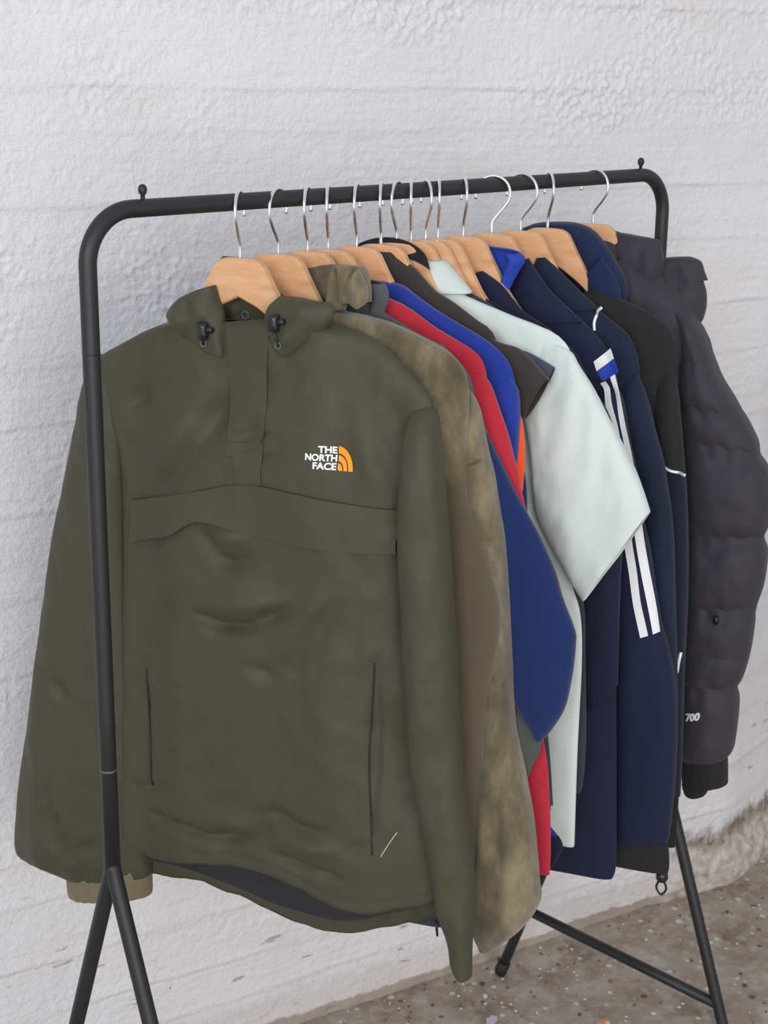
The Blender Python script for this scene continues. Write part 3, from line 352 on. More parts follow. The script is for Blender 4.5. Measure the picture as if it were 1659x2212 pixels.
# ------------------------------------------------------------------ materials
class NT:
    def __init__(s, name):
        s.m = bpy.data.materials.new(name); s.m.use_nodes = True; s.t = s.m.node_tree; s.b = s.t.nodes['Principled BSDF']
        s.tc = s.t.nodes.new('ShaderNodeTexCoord')
    def n(s, typ, **kw):
        x = s.t.nodes.new(typ)
        for k, v in kw.items():
            if k.startswith('i_'): x.inputs[int(k[2:]) if k[2:].isdigit() else k[2:].replace('_', ' ')].default_value = v
            else: setattr(x, k, v)
        return x
    def l(s, a, b): s.t.links.new(a, b)
    def mapping(s, scale, loc=(0, 0, 0), rot=(0, 0, 0)):
        mp = s.n('ShaderNodeMapping'); mp.inputs['Scale'].default_value = scale; mp.inputs['Location'].default_value = loc; mp.inputs['Rotation'].default_value = rot
        s.l(s.tc.outputs['Object'], mp.inputs[0]); return mp.outputs[0]
    def noise(s, scale, detail=3, vec=None, rough=.5):
        x = s.n('ShaderNodeTexNoise'); x.inputs['Scale'].default_value = scale; x.inputs['Detail'].default_value = detail; x.inputs['Roughness'].default_value = rough
        s.l(vec if vec is not None else s.tc.outputs['Object'], x.inputs['Vector']); return x.outputs['Fac']
    def ramp(s, fac, stops):
        x = s.n('ShaderNodeValToRGB'); e = x.color_ramp.elements
        while len(e) < len(stops): e.new(.5)
        for k, (p, c) in enumerate(stops):
            e[k].position = p; e[k].color = c if hasattr(c, '__len__') else (c, c, c, 1)
        s.l(fac, x.inputs[0]); return x.outputs[0]
    def mix(s, fac, a, b):
        x = s.n('ShaderNodeMix', data_type='RGBA')
        for sock, v in ((x.inputs[0], fac), (x.inputs[6], a), (x.inputs[7], b)):
            if hasattr(v, 'is_output'): s.l(v, sock)
            else: sock.default_value = v
        return x.outputs[2]
    def math(s, op, a, b=0.0, c=None):
        x = s.n('ShaderNodeMath', operation=op)
        for i, v in enumerate((a, b) if c is None else (a, b, c)):
            if hasattr(v, 'is_output'): s.l(v, x.inputs[i])
            else: x.inputs[i].default_value = v
        return x.outputs[0]
    def bump(s, h, strength, dist=.002, prev=None):
        x = s.n('ShaderNodeBump'); x.inputs['Strength'].default_value = strength; x.inputs['Distance'].default_value = dist
        s.l(h, x.inputs['Height'])
        if prev is not None: s.l(prev, x.inputs['Normal'])
        return x.outputs[0]
    def out(s, base=None, rough=None, normal=None, **kw):
        for sock, v in (('Base Color', base), ('Roughness', rough), ('Normal', normal)):
            if v is None: continue
            if hasattr(v, 'is_output'): s.l(v, s.b.inputs[sock])
            else: s.b.inputs[sock].default_value = v
        for k, v in kw.items(): s.b.inputs[k.replace('_', ' ')].default_value = v
        return s.m

def cloth(name, col, rough=.85, sheen=.15, var=.12, weave=900, bump=.25, wrinkle=.25, wscale=(30, 30, 9)):
    t = NT(name); c = np.array(col[:3])
    base = t.mix(t.noise(60, 4), tuple(c*(1-var))+(1,), tuple(np.minimum(1, c*(1+var)))+(1,))
    b = t.bump(t.noise(weave, 2), bump, .0006)
    b = t.bump(t.noise(1, 3, t.mapping(wscale)), wrinkle, .006, b)
    return t.out(base, rough, b, Sheen_Weight=sheen, Sheen_Roughness=.5, Specular_IOR_Level=.25)
M = {}
M['olive'] = cloth('olive_nylon', rgb(67, 65, 49), .62, .03, .05, 1400, .15, .35, (22, 22, 7))
M['olive'].node_tree.nodes['Principled BSDF'].inputs['Specular IOR Level'].default_value = .35
M['olive_dark'] = cloth('dark_lining', rgb(42, 42, 45), .8)
M['tan_rib'] = cloth('tan_rib_knit', rgb(112, 102, 80), .95, .3, .08, 500, .4)
def suede(name, fade=False):
    t = NT(name)
    n = t.noise(1, 6, t.mapping((26, 26, 13)), .62)
    base = t.ramp(n, [(.34, rgb(78, 69, 50)), (.5, rgb(104, 93, 70)), (.66, rgb(134, 121, 96))])
    if fade:      # the lower front is smooth cloth, the shoulder is napped
        sep = t.n('ShaderNodeSeparateXYZ'); t.l(t.tc.outputs['Object'], sep.inputs[0])
        k = t.ramp(t.math('ADD', sep.outputs['Z'], t.math('MULTIPLY', n, .12)), [(.62, 0.0), (.74, 1.0)])
        base = t.mix(k, rgb(86, 76, 58), base)
    b = t.bump(t.noise(700, 3), .4, .0006); b = t.bump(n, .25, .004, b)
    return t.out(base, .95, b, Sheen_Weight=.3, Sheen_Roughness=.6, Specular_IOR_Level=.1)
M['suede'] = suede('brown_suede'); M['suede_fade'] = suede('brown_suede_and_cloth', True)
M['suede_smooth'] = cloth('brown_smooth_cloth', rgb(88, 79, 60), .8, .15, .06)
M['grey'] = cloth('grey_softshell', rgb(82, 84, 86), .85)
M['grey_green'] = cloth('grey_green_softshell', rgb(74, 78, 74), .85)
M['blue'] = cloth('navy_blue_fleece', rgb(22, 40, 88), .9, .18, .06, 600, .4)
M['red'] = cloth('red_fleece', rgb(176, 40, 56), .9, .2, .05, 500, .4)
M['royal'] = cloth('royal_blue_fleece', rgb(32, 54, 142), .9, .18, .05, 500, .4)
M['orange'] = cloth('orange_fleece', rgb(248, 84, 28), .9, .2, .04)
M['brown'] = cloth('dark_brown_jersey', rgb(58, 52, 50), .9, .15, .06)
M['slate'] = cloth('slate_jersey', rgb(64, 72, 88), .9, .15, .06)
M['mint'] = cloth('pale_mint_poplin', rgb(208, 217, 212), .8, .05, .03, 1200, .2, .5, (20, 20, 8))
M['charcoal'] = cloth('charcoal_cloth', rgb(52, 56, 64), .85)
M['indigo'] = cloth('indigo_cloth', rgb(27, 28, 54), .8, .06, .06)
M['navy'] = cloth('navy_tricot', rgb(24, 29, 56), .75, .06, .06)
M['navy2'] = cloth('navy_softshell', rgb(26, 34, 56), .8, .08, .05)
M['hoodnavy'] = cloth('navy_hood_cloth', rgb(26, 37, 70), .85, .1, .05)
M['deepnavy'] = cloth('deep_navy_cloth', rgb(20, 26, 46), .85, .1, .05)
M['black'] = cloth('black_softshell', rgb(35, 35, 36), .8, .06, .06)
M['puffer'] = cloth('black_ripstop', rgb(56, 53, 60), .65, .08, .05, 1200, .2, .5, (30, 30, 16))
M['white'] = cloth('white_trim', rgb(236, 236, 238), .7, .05, .02)
M['bright_blue'] = cloth('bright_blue_trim', rgb(38, 66, 168), .7, .05, .03)
M['reflect'] = NT('reflective_piping').out((.92, .94, .96, 1), .25, None, Metallic=.3)
M['thread'] = NT('pale_thread').out(rgb(196, 176, 150), .8)
M['emb_white'] = NT('white_embroidery').out(rgb(240, 240, 238), .6)
M['emb_orange'] = NT('orange_embroidery').out(rgb(250, 152, 26), .55)
M['plastic'] = NT('black_plastic').out(rgb(28, 29, 33), .35)
M['zip_dark'] = NT('dark_zip').out(rgb(32, 32, 30), .6)
M['chrome'] = NT('bright_zinc').out((.86, .89, .92, 1), .28, None, Metallic=1.0)
def black_paint():
    t = NT('black_powder_coat'); return t.out(rgb(33, 33, 35), .5, t.bump(t.noise(500, 3), .12, .0005), Specular_IOR_Level=.5)
M['steel'] = black_paint()
M['rubber'] = NT('black_rubber').out(rgb(24, 26, 30), .7)
M['scuff'] = NT('bare_scuff').out(rgb(92, 92, 92), .55)
def wood():
    t = NT('lacquered_beech')
    g = t.noise(1, 4, t.mapping((18, 40, 60), rot=(0, .5, 0)), .55); g2 = t.noise(1, 3, t.mapping((60, 200, 420), rot=(0, .5, 0)))
    base = t.ramp(g, [(.3, rgb(206, 152, 108)), (.5, rgb(219, 168, 124)), (.7, rgb(228, 181, 138))])
    base = t.mix(t.ramp(g2, [(.55, 0.0), (.75, .35)]), base, rgb(196, 142, 100))
    return t.out(base, .36, t.bump(g2, .05, .0004), Coat_Weight=.2, Coat_Roughness=.3)
M['wood'] = wood()

# ------------------------------------------------------------------ the wall and the floor
def wall_material():
    t = NT('white_painted_concrete'); co = t.tc.outputs['Object']
    sep = t.n('ShaderNodeSeparateXYZ'); t.l(co, sep.inputs[0]); X, Z = sep.outputs['X'], sep.outputs['Z']
    big = t.noise(2.2, 4)
    paint = t.ramp(big, [(.3, rgb(224, 223, 226)), (.7, rgb(234, 231, 232))])
    # bare holes where bubbles broke the paint
    vo = t.n('ShaderNodeTexVoronoi'); vo.inputs['Scale'].default_value = 24; vo.inputs['Randomness'].default_value = 1
    wob = t.n('ShaderNodeVectorMath', operation='ADD'); sc = t.n('ShaderNodeVectorMath', operation='SCALE'); sc.inputs['Scale'].default_value = .012
    nz = t.n('ShaderNodeTexNoise'); nz.inputs['Scale'].default_value = 60; t.l(co, nz.inputs['Vector'])
    t.l(nz.outputs['Color'], sc.inputs[0]); t.l(co, wob.inputs[0]); t.l(sc.outputs[0], wob.inputs[1]); t.l(wob.outputs[0], vo.inputs['Vector'])
    sepc = t.n('ShaderNodeSeparateColor'); t.l(vo.outputs['Color'], sepc.inputs[0])
    low = t.math('SUBTRACT', 1.0, t.math('MULTIPLY', Z, 1.15)); low = t.math('MAXIMUM', low, 0.0)
    pick = t.math('GREATER_THAN', t.math('ADD', sepc.outputs[0], t.math('MULTIPLY', low, .34)), .95)
    rad = t.math('MULTIPLY', sepc.outputs[1], .10)
    hole = t.math('MULTIPLY', t.math('LESS_THAN', vo.outputs['Distance'], t.math('ADD', rad, .03)), pick)
    c = t.mix(t.math('MULTIPLY', hole, .75), paint, rgb(112, 104, 98))
    # yellowish stains on the rough patches near the top
    st = t.ramp(t.noise(5, 5, t.mapping((1, 1, 3))), [(.56, 0.0), (.72, 1.0)])
    c = t.mix(t.math('MULTIPLY', st, .22), c, rgb(214, 200, 186))
    # bare dashes along board joints low on the wall
    ds = t.ramp(t.noise(1, 3, t.mapping((16, 10, 70), rot=(0, 0, 0))), [(.655, 0.0), (.69, 1.0)])
    lowz = t.ramp(Z, [(.0, 1.0), (.30, .8), (.42, 0.0)])
    c = t.mix(t.math('MULTIPLY', t.math('MULTIPLY', ds, lowz), .6), c, rgb(128, 116, 104))
    # dirt along the foot of the wall, heavier towards the far end
    n1 = t.noise(16, 6, rough=.65); n2 = t.noise(45, 5, rough=.7)
    foot = t.ramp(t.math('SUBTRACT', Z, t.math('MULTIPLY', n1, .045)), [(-.0, 1.0), (.006, 0.0)])
    c = t.mix(t.math('MULTIPLY', t.ramp(t.math('SUBTRACT', Z, t.math('MULTIPLY', n2, .10)), [(0.0, 1.0), (.03, 0.0)]), .35), c, rgb(186, 172, 158))
    c = t.mix(t.math('MULTIPLY', t.ramp(t.math('SUBTRACT', Z, t.math('MULTIPLY', n1, .03)), [(-.008, 1.0), (.004, 0.0)]), .7), c, rgb(140, 120, 100))
    far = t.n('ShaderNodeMapRange'); far.inputs['From Min'].default_value = .90; far.inputs['From Max'].default_value = 1.06; t.l(X, far.inputs['Value'])
    lift = t.math('ADD', t.math('MULTIPLY', n1, .11), .055)
    d = t.math('SUBTRACT', Z, lift)                       # height above the ragged upper edge of the rubble
    below = t.ramp(t.math('ADD', d, .5), [(.488, 1.0), (.505, 0.0)])
    grime = t.ramp(n2, [(.36, rgb(150, 134, 116)), (.5, rgb(186, 176, 166)), (.64, rgb(212, 206, 200))])
    c = t.mix(t.math('MULTIPLY', t.math('MULTIPLY', below, far.outputs[0]), .85), c, grime)
    edge = t.ramp(t.math('ADD', t.math('ADD', d, .5), t.math('MULTIPLY', n2, .03)), [(.485, 0.0), (.505, 1.0), (.518, 1.0), (.54, 0.0)])
    c = t.mix(t.math('MULTIPLY', t.math('MULTIPLY', edge, far.outputs[0]), t.ramp(n2, [(.4, .35), (.55, .9)])), c, rgb(112, 94, 74))
    b = t.bump(t.noise(1, 4, t.mapping((9, 9, 120))), .3, .004)
    b = t.bump(t.noise(150, 5, rough=.65), .6, .005, b)
    b = t.bump(t.noise(26, 5, rough=.55), .22, .010, b)
    return t.out(c, .62, b, Specular_IOR_Level=.35)
def floor_material():
    t = NT('stained_concrete_floor')
    n1 = t.noise(7, 6, rough=.65); n2 = t.noise(34, 5, rough=.6)
    c = t.ramp(n1, [(.3, rgb(120, 105, 90)), (.46, rgb(148, 134, 120)), (.6, rgb(166, 155, 143)), (.74, rgb(198, 189, 178))])
    c = t.mix(t.ramp(n2, [(.48, 0.0), (.66, .6)]), c, rgb(182, 174, 165))
    vo = t.n('ShaderNodeTexVoronoi'); vo.inputs['Scale'].default_value = 58; t.l(t.tc.outputs['Object'], vo.inputs['Vector'])
    sc = t.n('ShaderNodeSeparateColor'); t.l(vo.outputs['Color'], sc.inputs[0])
    spot = t.math('LESS_THAN', vo.outputs['Distance'], t.math('MULTIPLY', sc.outputs[1], .4))
    lightp = t.math('MULTIPLY', spot, t.math('GREATER_THAN', sc.outputs[0], .74))
    darkp = t.math('MULTIPLY', spot, t.math('LESS_THAN', sc.outputs[0], .09))
    c = t.mix(t.math('MULTIPLY', lightp, .7), c, rgb(214, 208, 200))
    c = t.mix(t.math('MULTIPLY', darkp, .75), c, rgb(64, 68, 70))
    b = t.bump(n2, .4, .006); b = t.bump(t.noise(180, 3), .3, .003, b)
    return t.out(c, .85, b, Specular_IOR_Level=.25)
WM, FM = wall_material(), floor_material()

WY, WYAW = .432, math.radians(-13.4)
SEAMS = [(1.402, 1.0, .0022), (1.304, .6, .0018), (1.188, .9, .0026), (1.100, .7, .0018), (.975, .9, .0022), (.850, 1.0, .0026), (.733, .7, .0018), (.600, .8, .002), (.433, .9, .0022), (.361, .8, .002), (.253, .9, .0024), (.160, .8, .0022), (.085, .7, .002), (1.560, .6, .003), (1.690, .6, .0025), (1.50, .4, .0015)]
def wall_relief(s, z):
    """how far the wall stands out towards the room at (s along the wall, z)"""
    O = np.zeros_like(s)
    P = lambda a, b: np.stack([s*a, O, z*b], 1)
    h = .004*fbm(P(2.2, 2.6), 3, 3)+.0013*fbm(P(9, 12), 3, 5)
    grain_zone = np.clip(.55+1.2*fbm(P(1.4, 2.5), 2, 41)-np.clip((z-1.42)*5, 0, 1)*.5, .1, 1)
    h += .0011*grain_zone*fbm(P(5, 120), 3, 7)
    rough = np.clip(fbm(P(3.2, 5), 3, 11)*2.6-.2, 0, 1)*.8+.08
    top = np.exp(-((z-1.56)/.05)**2)*np.clip(.5+fbm(P(3, 1), 2, 77)*1.8, 0, 1)+np.exp(-((z-1.69)/.025)**2)*.7
    rough = np.clip(rough+top, 0, 1.3)
    rn = 1-np.abs(fbm(P(38, 46), 3, 13))*2.2; h += .0060*rough*np.clip(rn-.45, 0, 1)+.0016*rough*fbm(P(95, 120), 2, 15)
    h += .0007*fbm(P(70, 90), 2, 19)
    for k, (z0, a, d) in enumerate(SEAMS):
        zz = z0+.006*fbm(np.stack([s*3, O+k*7.7, O], 1), 2, 23)-.004*(s-.1)*0
        m = np.clip(.55+1.6*fbm(np.stack([s*4.5, O+k*3.3, O+9], 1), 2, 29), 0, 1)*a
        dz = z-zz
        h += -d*.9*m*np.exp(-(dz/.0024)**2)+d*.8*m*np.exp(-((dz-.008)/.006)**2)+d*.5*np.tanh(dz/.006)*np.exp(-(dz/.03)**2)*a
    far = np.clip((s-.9)/.25, 0, 1)
    h += far*.018*np.clip((.09-z)/.05, 0, 1)+far*.006*fbm(P(30, 40), 3, 31)*np.clip((.16-z)/.06, 0, 1)
    h += .004*np.clip((.05-z)/.05, 0, 1)*(1+fbm(P(18, 20), 2, 37))
    return h
def build_wall():
    s0, s1, z1 = -1.25, 1.11, 2.05
    nx, nz = 660, 600
    s = np.r_[np.linspace(s0, -.45, 60, endpoint=False), np.linspace(-.45, s1, nx-60)]; z = np.r_[np.linspace(-.02, 1.76, nz-50, endpoint=False), np.linspace(1.76, z1, 50)]
    # finer towards what can be seen
    ss, zz = np.meshgrid(s, z); h = wall_relief(ss.ravel(), zz.ravel())
    V = np.stack([ss.ravel(), -h, zz.ravel()], 1)
    F = np.arange(nx*nz).reshape(nz, nx); Q = np.stack([F[:-1, :-1], F[:-1, 1:], F[1:, 1:], F[1:, :-1]], -1).reshape(-1, 4)
    me = bpy.data.meshes.new('wall_back'); me.from_pydata(V.tolist(), [], Q.tolist()); me.polygons.foreach_set('use_smooth', [True]*len(Q)); me.materials.append(WM); me.update()
    o = bpy.data.objects.new('wall_back', me); COL.objects.link(o)
    o.location = (0, WY, 0); o.rotation_euler = (0, 0, WYAW)
    tag(o, 'rough white painted concrete wall behind the clothes rack', 'wall', kind='structure')
    # the wall bends away at the far end
    n2 = 240; t = np.r_[np.linspace(0, 1.2, 190), np.linspace(1.25, 5.5, 50)]; R, ang = .14, math.radians(20)
    arc = np.minimum(t*.9, R*ang); th = arc/R; ext = np.maximum(t*.9-R*ang, 0)
    px = s1+R*np.sin(th)+ext*math.cos(ang); py = R*(1-np.cos(th))+ext*math.sin(ang)
    xx, zz = np.meshgrid(np.arange(n2), z[::2]); sl = s1+t*.9
    h = wall_relief(np.broadcast_to(np.minimum(sl, 9), xx.shape).ravel(), zz.ravel()).reshape(xx.shape)
    nxv, nyv = np.sin(th), -np.cos(th)
    V = np.stack([px[None]+h*nxv[None], py[None]+h*nyv[None], zz], -1).reshape(-1, 3); nz2 = len(z[::2])
    F = np.arange(n2*nz2).reshape(nz2, n2); Q = np.stack([F[:-1, :-1], F[:-1, 1:], F[1:, 1:], F[1:, :-1]], -1).reshape(-1, 4)
    me = bpy.data.meshes.new('wall_right'); me.from_pydata(V.tolist(), [], Q.tolist()); me.polygons.foreach_set('use_smooth', [True]*len(Q)); me.materials.append(WM); me.update()
    o = bpy.data.objects.new('wall_right', me); COL.objects.link(o); o.location = (0, WY, 0); o.rotation_euler = (0, 0, WYAW)
    tag(o, 'white concrete wall bending away beyond the black puffer jacket', 'wall', kind='structure')
    # floor
    x = np.r_[np.linspace(-2.2, 2.2, 240), np.linspace(2.3, 6.2, 20)]; y = np.r_[np.linspace(-2.4, .62, 190), np.linspace(.7, 1.3, 6)]; xx, yy = np.meshgrid(x, y)
    P = np.stack([xx.ravel(), yy.ravel(), 0*xx.ravel()], 1)
    hz = .0016*fbm(P*22, 3, 51)-.0016
    V = P.copy(); V[:, 2] = hz
    F = np.arange(xx.size).reshape(xx.shape); Q = np.stack([F[:-1, :-1], F[:-1, 1:], F[1:, 1:], F[1:, :-1]], -1).reshape(-1, 4)
    me = bpy.data.meshes.new('floor'); me.from_pydata(V.tolist(), [], Q.tolist()); me.polygons.foreach_set('use_smooth', [True]*len(Q)); me.materials.append(FM); me.update()
    o = bpy.data.objects.new('floor', me); COL.objects.link(o)
    tag(o, 'worn brown grey concrete floor strewn with grit', 'floor', kind='structure')
build_wall()

def build_grit():
    rnd = random.Random(4); V, F, mi = [], [], []
    mats = [NT('pale_grit').out(rgb(206, 200, 192), .9), NT('dark_grit').out(rgb(70, 72, 74), .8), NT('brown_grit').out(rgb(122, 104, 88), .9)]
    for k in range(620):
        x = rnd.uniform(-.1, 1.5); wall_y = WY+math.tan(WYAW)*x
        y = wall_y-.012-abs(rnd.gauss(0, .16)) if k % 2 else rnd.uniform(-.45, wall_y-.02)
        r = rnd.choice((.0012, .0016, .002, .003)) if k % 12 else rnd.uniform(.0035, .006)
        base = len(V); n = 6
        for lev, (rr, hh) in enumerate(((1, 0), (.85, .55))):
            for i in range(n):
                a = 2*math.pi*i/n+.3; q = r*rr*rnd.uniform(.7, 1.2); V.append((x+q*math.cos(a), y+q*math.sin(a), hh*r-.0006))
        F += [(base+i, base+(i+1) % n, base+n+(i+1) % n, base+n+i) for i in range(n)]+[tuple(base+n+i for i in range(n))]
        mi += [rnd.choices((0, 1, 2), (5, 2, 4))[0]]*(n+1)
    o = mesh_obj('grit', V, F, None, None, smooth=False, fix=False)
    for m in mats: o.data.materials.append(m)
    o.data.polygons.foreach_set('material_index', mi)
    tag(o, 'pale and dark crumbs of grit scattered over the concrete floor', 'grit', kind='stuff')
build_grit()
def paint_chip(name, x, y, r, col, label, rz):
    n = 14; V = [(0, 0, .0022)]; rnd = random.Random(int(x*1000))
    for i in range(n):
        q = r*rnd.uniform(.75, 1.15); a = 2*math.pi*i/n; V.append((q*math.cos(a), .6*q*math.sin(a), .0018))
    V += [(v[0], v[1], .0002) for v in V[1:]]
    F = [(0, 1+i, 1+(i+1) % n) for i in range(n)]+[(1+i, n+1+i, n+1+(i+1) % n, 1+(i+1) % n) for i in range(n)]
    o = mesh_obj(name, V, F, NT(name+'_colour').out(col, .7), None, smooth=False)
    o.location = (x, y, 0); o.rotation_euler = (0, 0, rz); tag(o, label, 'chip')
paint_chip('paint_chip', .381, .170, .016, rgb(200, 186, 200), 'pale pink flake lying on the concrete floor below the jackets', .4)
paint_chip('paint_chip', .522, .033, .014, rgb(196, 142, 104), 'orange brown flake lying on the concrete floor below the jackets', -.5)

# ------------------------------------------------------------------ the clothes rack
def build_rack():
    H, hj, D, hc, L = RAIL_Z, .701, .253, .156, HALF
    root = empty('clothes_rack', (0, 0, 0), 0, 'black tubular steel clothes rack with splayed legs against the white wall', 'clothes rack')
    rc = .056; path = [(-L, 0, hj), (-L, 0, .9), (-L, 0, 1.1), (-L, 0, H-rc)]
    path += [(-L+rc*(1-math.cos(a)), 0, H-rc+rc*math.sin(a)) for a in np.linspace(0, math.pi/2, 14)[1:]]
    path += [(x, 0, H) for x in np.linspace(-L+rc, L-rc, 12)[1:]]
    path += [(L-rc+rc*math.sin(a), 0, H-rc+rc*math.cos(a)) for a in np.linspace(0, math.pi/2, 14)[1:]]
    path += [(L, 0, 1.1), (L, 0, .9), (L, 0, hj)]
    tube('top_frame', path, TUBE, M['steel'], root, 28)
    for s in (-1, 1):
        for q in (-1, 1):
            bend = [(s*L, 0, hj+.012), (s*L, q*.0015, hj+.002), (s*L, q*.006, hj-.012)]
            t0 = np.array((s*L, q*.006, hj-.012)); t1 = np.array((s*L, q*D, .012))
            leg = tube('leg', bend+[tuple(t0+(t1-t0)*k) for k in np.linspace(.02, 1, 12)], TUBE*.98, M['steel'], root, 24)
            d = (t1-t0)/np.linalg.norm(t1-t0)
            tube('foot_cap', [tuple(t1-d*.018), tuple(t1+d*.006), tuple(t1+d*.0105)], [TUBE*1.22, TUBE*1.22, TUBE*1.05], M['rubber'], leg, 20)
        g = D*(1-hc/hj)+.001
        tube('crossbar', [(s*L, -g, hc), (s*L, 0, hc), (s*L, g, hc)], TUBE*.92, M['steel'], root, 20)
        for z0, r in ((1.305, TUBE*1.012), (.829, TUBE*1.012)):
            tube('tube_joint', [(s*L, 0, z0-.0012), (s*L, 0, z0+.0012)], r, M['scuff'] if z0 < 1 and s < 0 else M['steel'], root, 24)
    for x in (-.431, .443):
        V, F = [], []
        prof = [(.0026, H+TUBE-.002), (.0024, H+TUBE+.004), (.0042, H+TUBE+.006), (.0050, H+TUBE+.0095), (.0042, H+TUBE+.013), (.002, H+TUBE+.015), (.0002, H+TUBE+.0153)]
        for r, z in prof:
            for i in range(16): V.append((x+r*math.cos(i*math.pi/8), r*math.sin(i*math.pi/8), z))
        for k in range(len(prof)-1):
            for i in range(16): F.append((k*16+i, k*16+(i+1) % 16, (k+1)*16+(i+1) % 16, (k+1)*16+i))
        mesh_obj('rail_stop', V, F, M['steel'], root)
build_rack()

# ------------------------------------------------------------------ the wooden hangers
def build_hanger():
    root = empty('wooden_hanger', (0, 0, 1.228), 0, None, None)
    top = [(0, .0), (.012, -.0002), (.020, -.0010), (.0265, -.0035), (.0315, -.008), (.036, -.0165), (.041, -.026), (.050, -.042), (.061, -.062), (.08, -.088), (.10, -.104), (.13, -.123), (.16, -.143), (.170, -.150), (.175, -.155)]
    bot = [(0, -.0432), (.006, -.0458), (.014, -.0495), (.022, -.053), (.029, -.0575), (.036, -.0625), (.045, -.069), (.054, -.0765), (.062, -.084), (.08, -.107), (.10, -.121), (.13, -.138), (.16, -.156), (.170, -.160), (.175, -.160)]
    us = np.r_[np.linspace(0, .06, 22), np.linspace(.066, .128, 12)]
    us = np.r_[-us[::-1][:-1], us]
    V, F = [], []; h, c = .0065, .0022; n = 8
    for u in us:
        t = 1.389+np.interp(abs(u), *zip(*top)); b = 1.389+np.interp(abs(u), *zip(*bot)); yc = .05*abs(u)-.001
        cc = min(c, (t-b)*.3)
        for (y, z) in ((-h+cc, t), (h-cc, t), (h, t-cc), (h, b+cc), (h-cc, b), (-h+cc, b), (-h, b+cc), (-h, t-cc)):
            V.append((u, yc+y, z-1.228))
    for i in range(len(us)-1):
        for k in range(n): F.append((i*n+k, i*n+(k+1) % n, (i+1)*n+(k+1) % n, (i+1)*n+k))
    F += [tuple(range(n)), tuple((len(us)-1)*n+k for k in range(n))]
    body = mesh_obj('hanger_body', V, F, M['wood'], root, smooth=False)
    # shade the long curves smoothly but keep the chamfers and the ridge crisp
    for p in body.data.polygons: p.use_smooth = True
    bm = bmesh.new(); bm.from_mesh(body.data)
    for e in bm.edges:
        if len(e.link_faces) == 2 and e.calc_face_angle(0) > .35: e.smooth = False
        if all(abs(v.co.x) < 1e-6 for v in e.verts): e.smooth = False
    bm.to_mesh(body.data); bm.free()
    zc, r = RAIL_Z+TUBE+.0022-.0225, .0225
    path = [(0, 1.380), (0, 1.392), (0, 1.4015), (.0012, 1.4055), (.0055, 1.4115), (.0125, 1.4195)]
    path += [(r*math.cos(a), zc+r*math.sin(a)) for a in np.radians(np.linspace(-28, 198, 34))]
    V, F = tube_mesh([(p, 0, z-1.228) for p, z in path], .0021, 12)
    mesh_obj('hook', V, F, M['chrome'], root)
    return root
def copy_tree(o, parent=None):
    c = o.copy(); COL.objects.link(c)
    if parent: c.parent = parent
    for ch in list(o.children): copy_tree(ch, c)
    return c
HANG = [
 ('pale wooden hanger at the left end, holding the olive anorak', -5, 0), ('wooden hanger with a dark crack line, holding the brown suede jacket', -14, 0),
 ('wooden hanger just behind the turned-up suede collar, holding the grey jacket', -5, 0), ('wooden hanger showing a short shoulder above the suede collar, holding the red fleece', -2, 0),
 ('wooden hanger holding the royal blue fleece, its arm running into the blue collar', -5, 0), ('wooden hanger in front of the black neckband of the dark brown T-shirt', -3, 0),
 ('wooden hanger holding the slate T-shirt, right beside the dark brown one', -12, 0), ('wooden hanger holding the pale mint shirt', -2, 0),
 ('wooden hanger holding the charcoal top, hook bending towards the mint shirt', 10, 0), ('wooden hanger holding the dark top just behind the charcoal one', 0, 0),
 ('wooden hanger crossing the bright blue collar of the indigo jacket', 4, 0), ('wooden hanger behind the bright blue collar, holding the three-striped navy jacket', 38, 0),
 ('pale wooden hanger holding the navy jacket with white piping, between stripes and hood', 32, 0), ('wooden hanger with a long bare arm inside the navy hood', 6, -.03),
 ('wooden hanger mostly hidden in the black puffer jacket at the far end', 28, 0)]
proto = build_hanger()
ROT = PHI-math.pi/2
for i, (lab, off, roll) in enumerate(HANG):
    h = proto if i == 0 else copy_tree(proto)
    h.location = (XS[i], 0, 1.228); h.rotation_euler = (0, 0, ROT)
    tag(h, lab, 'hanger', 'wooden hangers on the rail')
    al = math.acos(max(-1, min(1, off/38.0)))
    ang = math.radians(-44.9)-al          # the near bulge of the hook turns between sideways and towards the room
    for ch in h.children:
        if ch.name.startswith('hook'): ch.rotation_euler = (0, 0, ang-ROT)

# ------------------------------------------------------------------ the garments
def garment(name, i, label, cat, rows, group='garments on the rail'):
    zb = min(min(r[1], r[3]) for r in rows)
    return empty(name, (XS[i-1], 0, zb), ROT, label, cat, group), zb
def mirror(rows, shift=0.0, short=1.0, squeeze=1.0):
    """the far sleeve: the near one mirrored in the hanger's middle, hanging closer to the body"""
    out = []; r0 = rows[0]
    for r in rows:
        out.append((-r[2]*squeeze, r0[1]+(r[3]-r0[1])*short, -r[0]*squeeze, r0[1]+(r[1]-r0[1])*short, r[4]*.7, r[5]+shift))
    return out

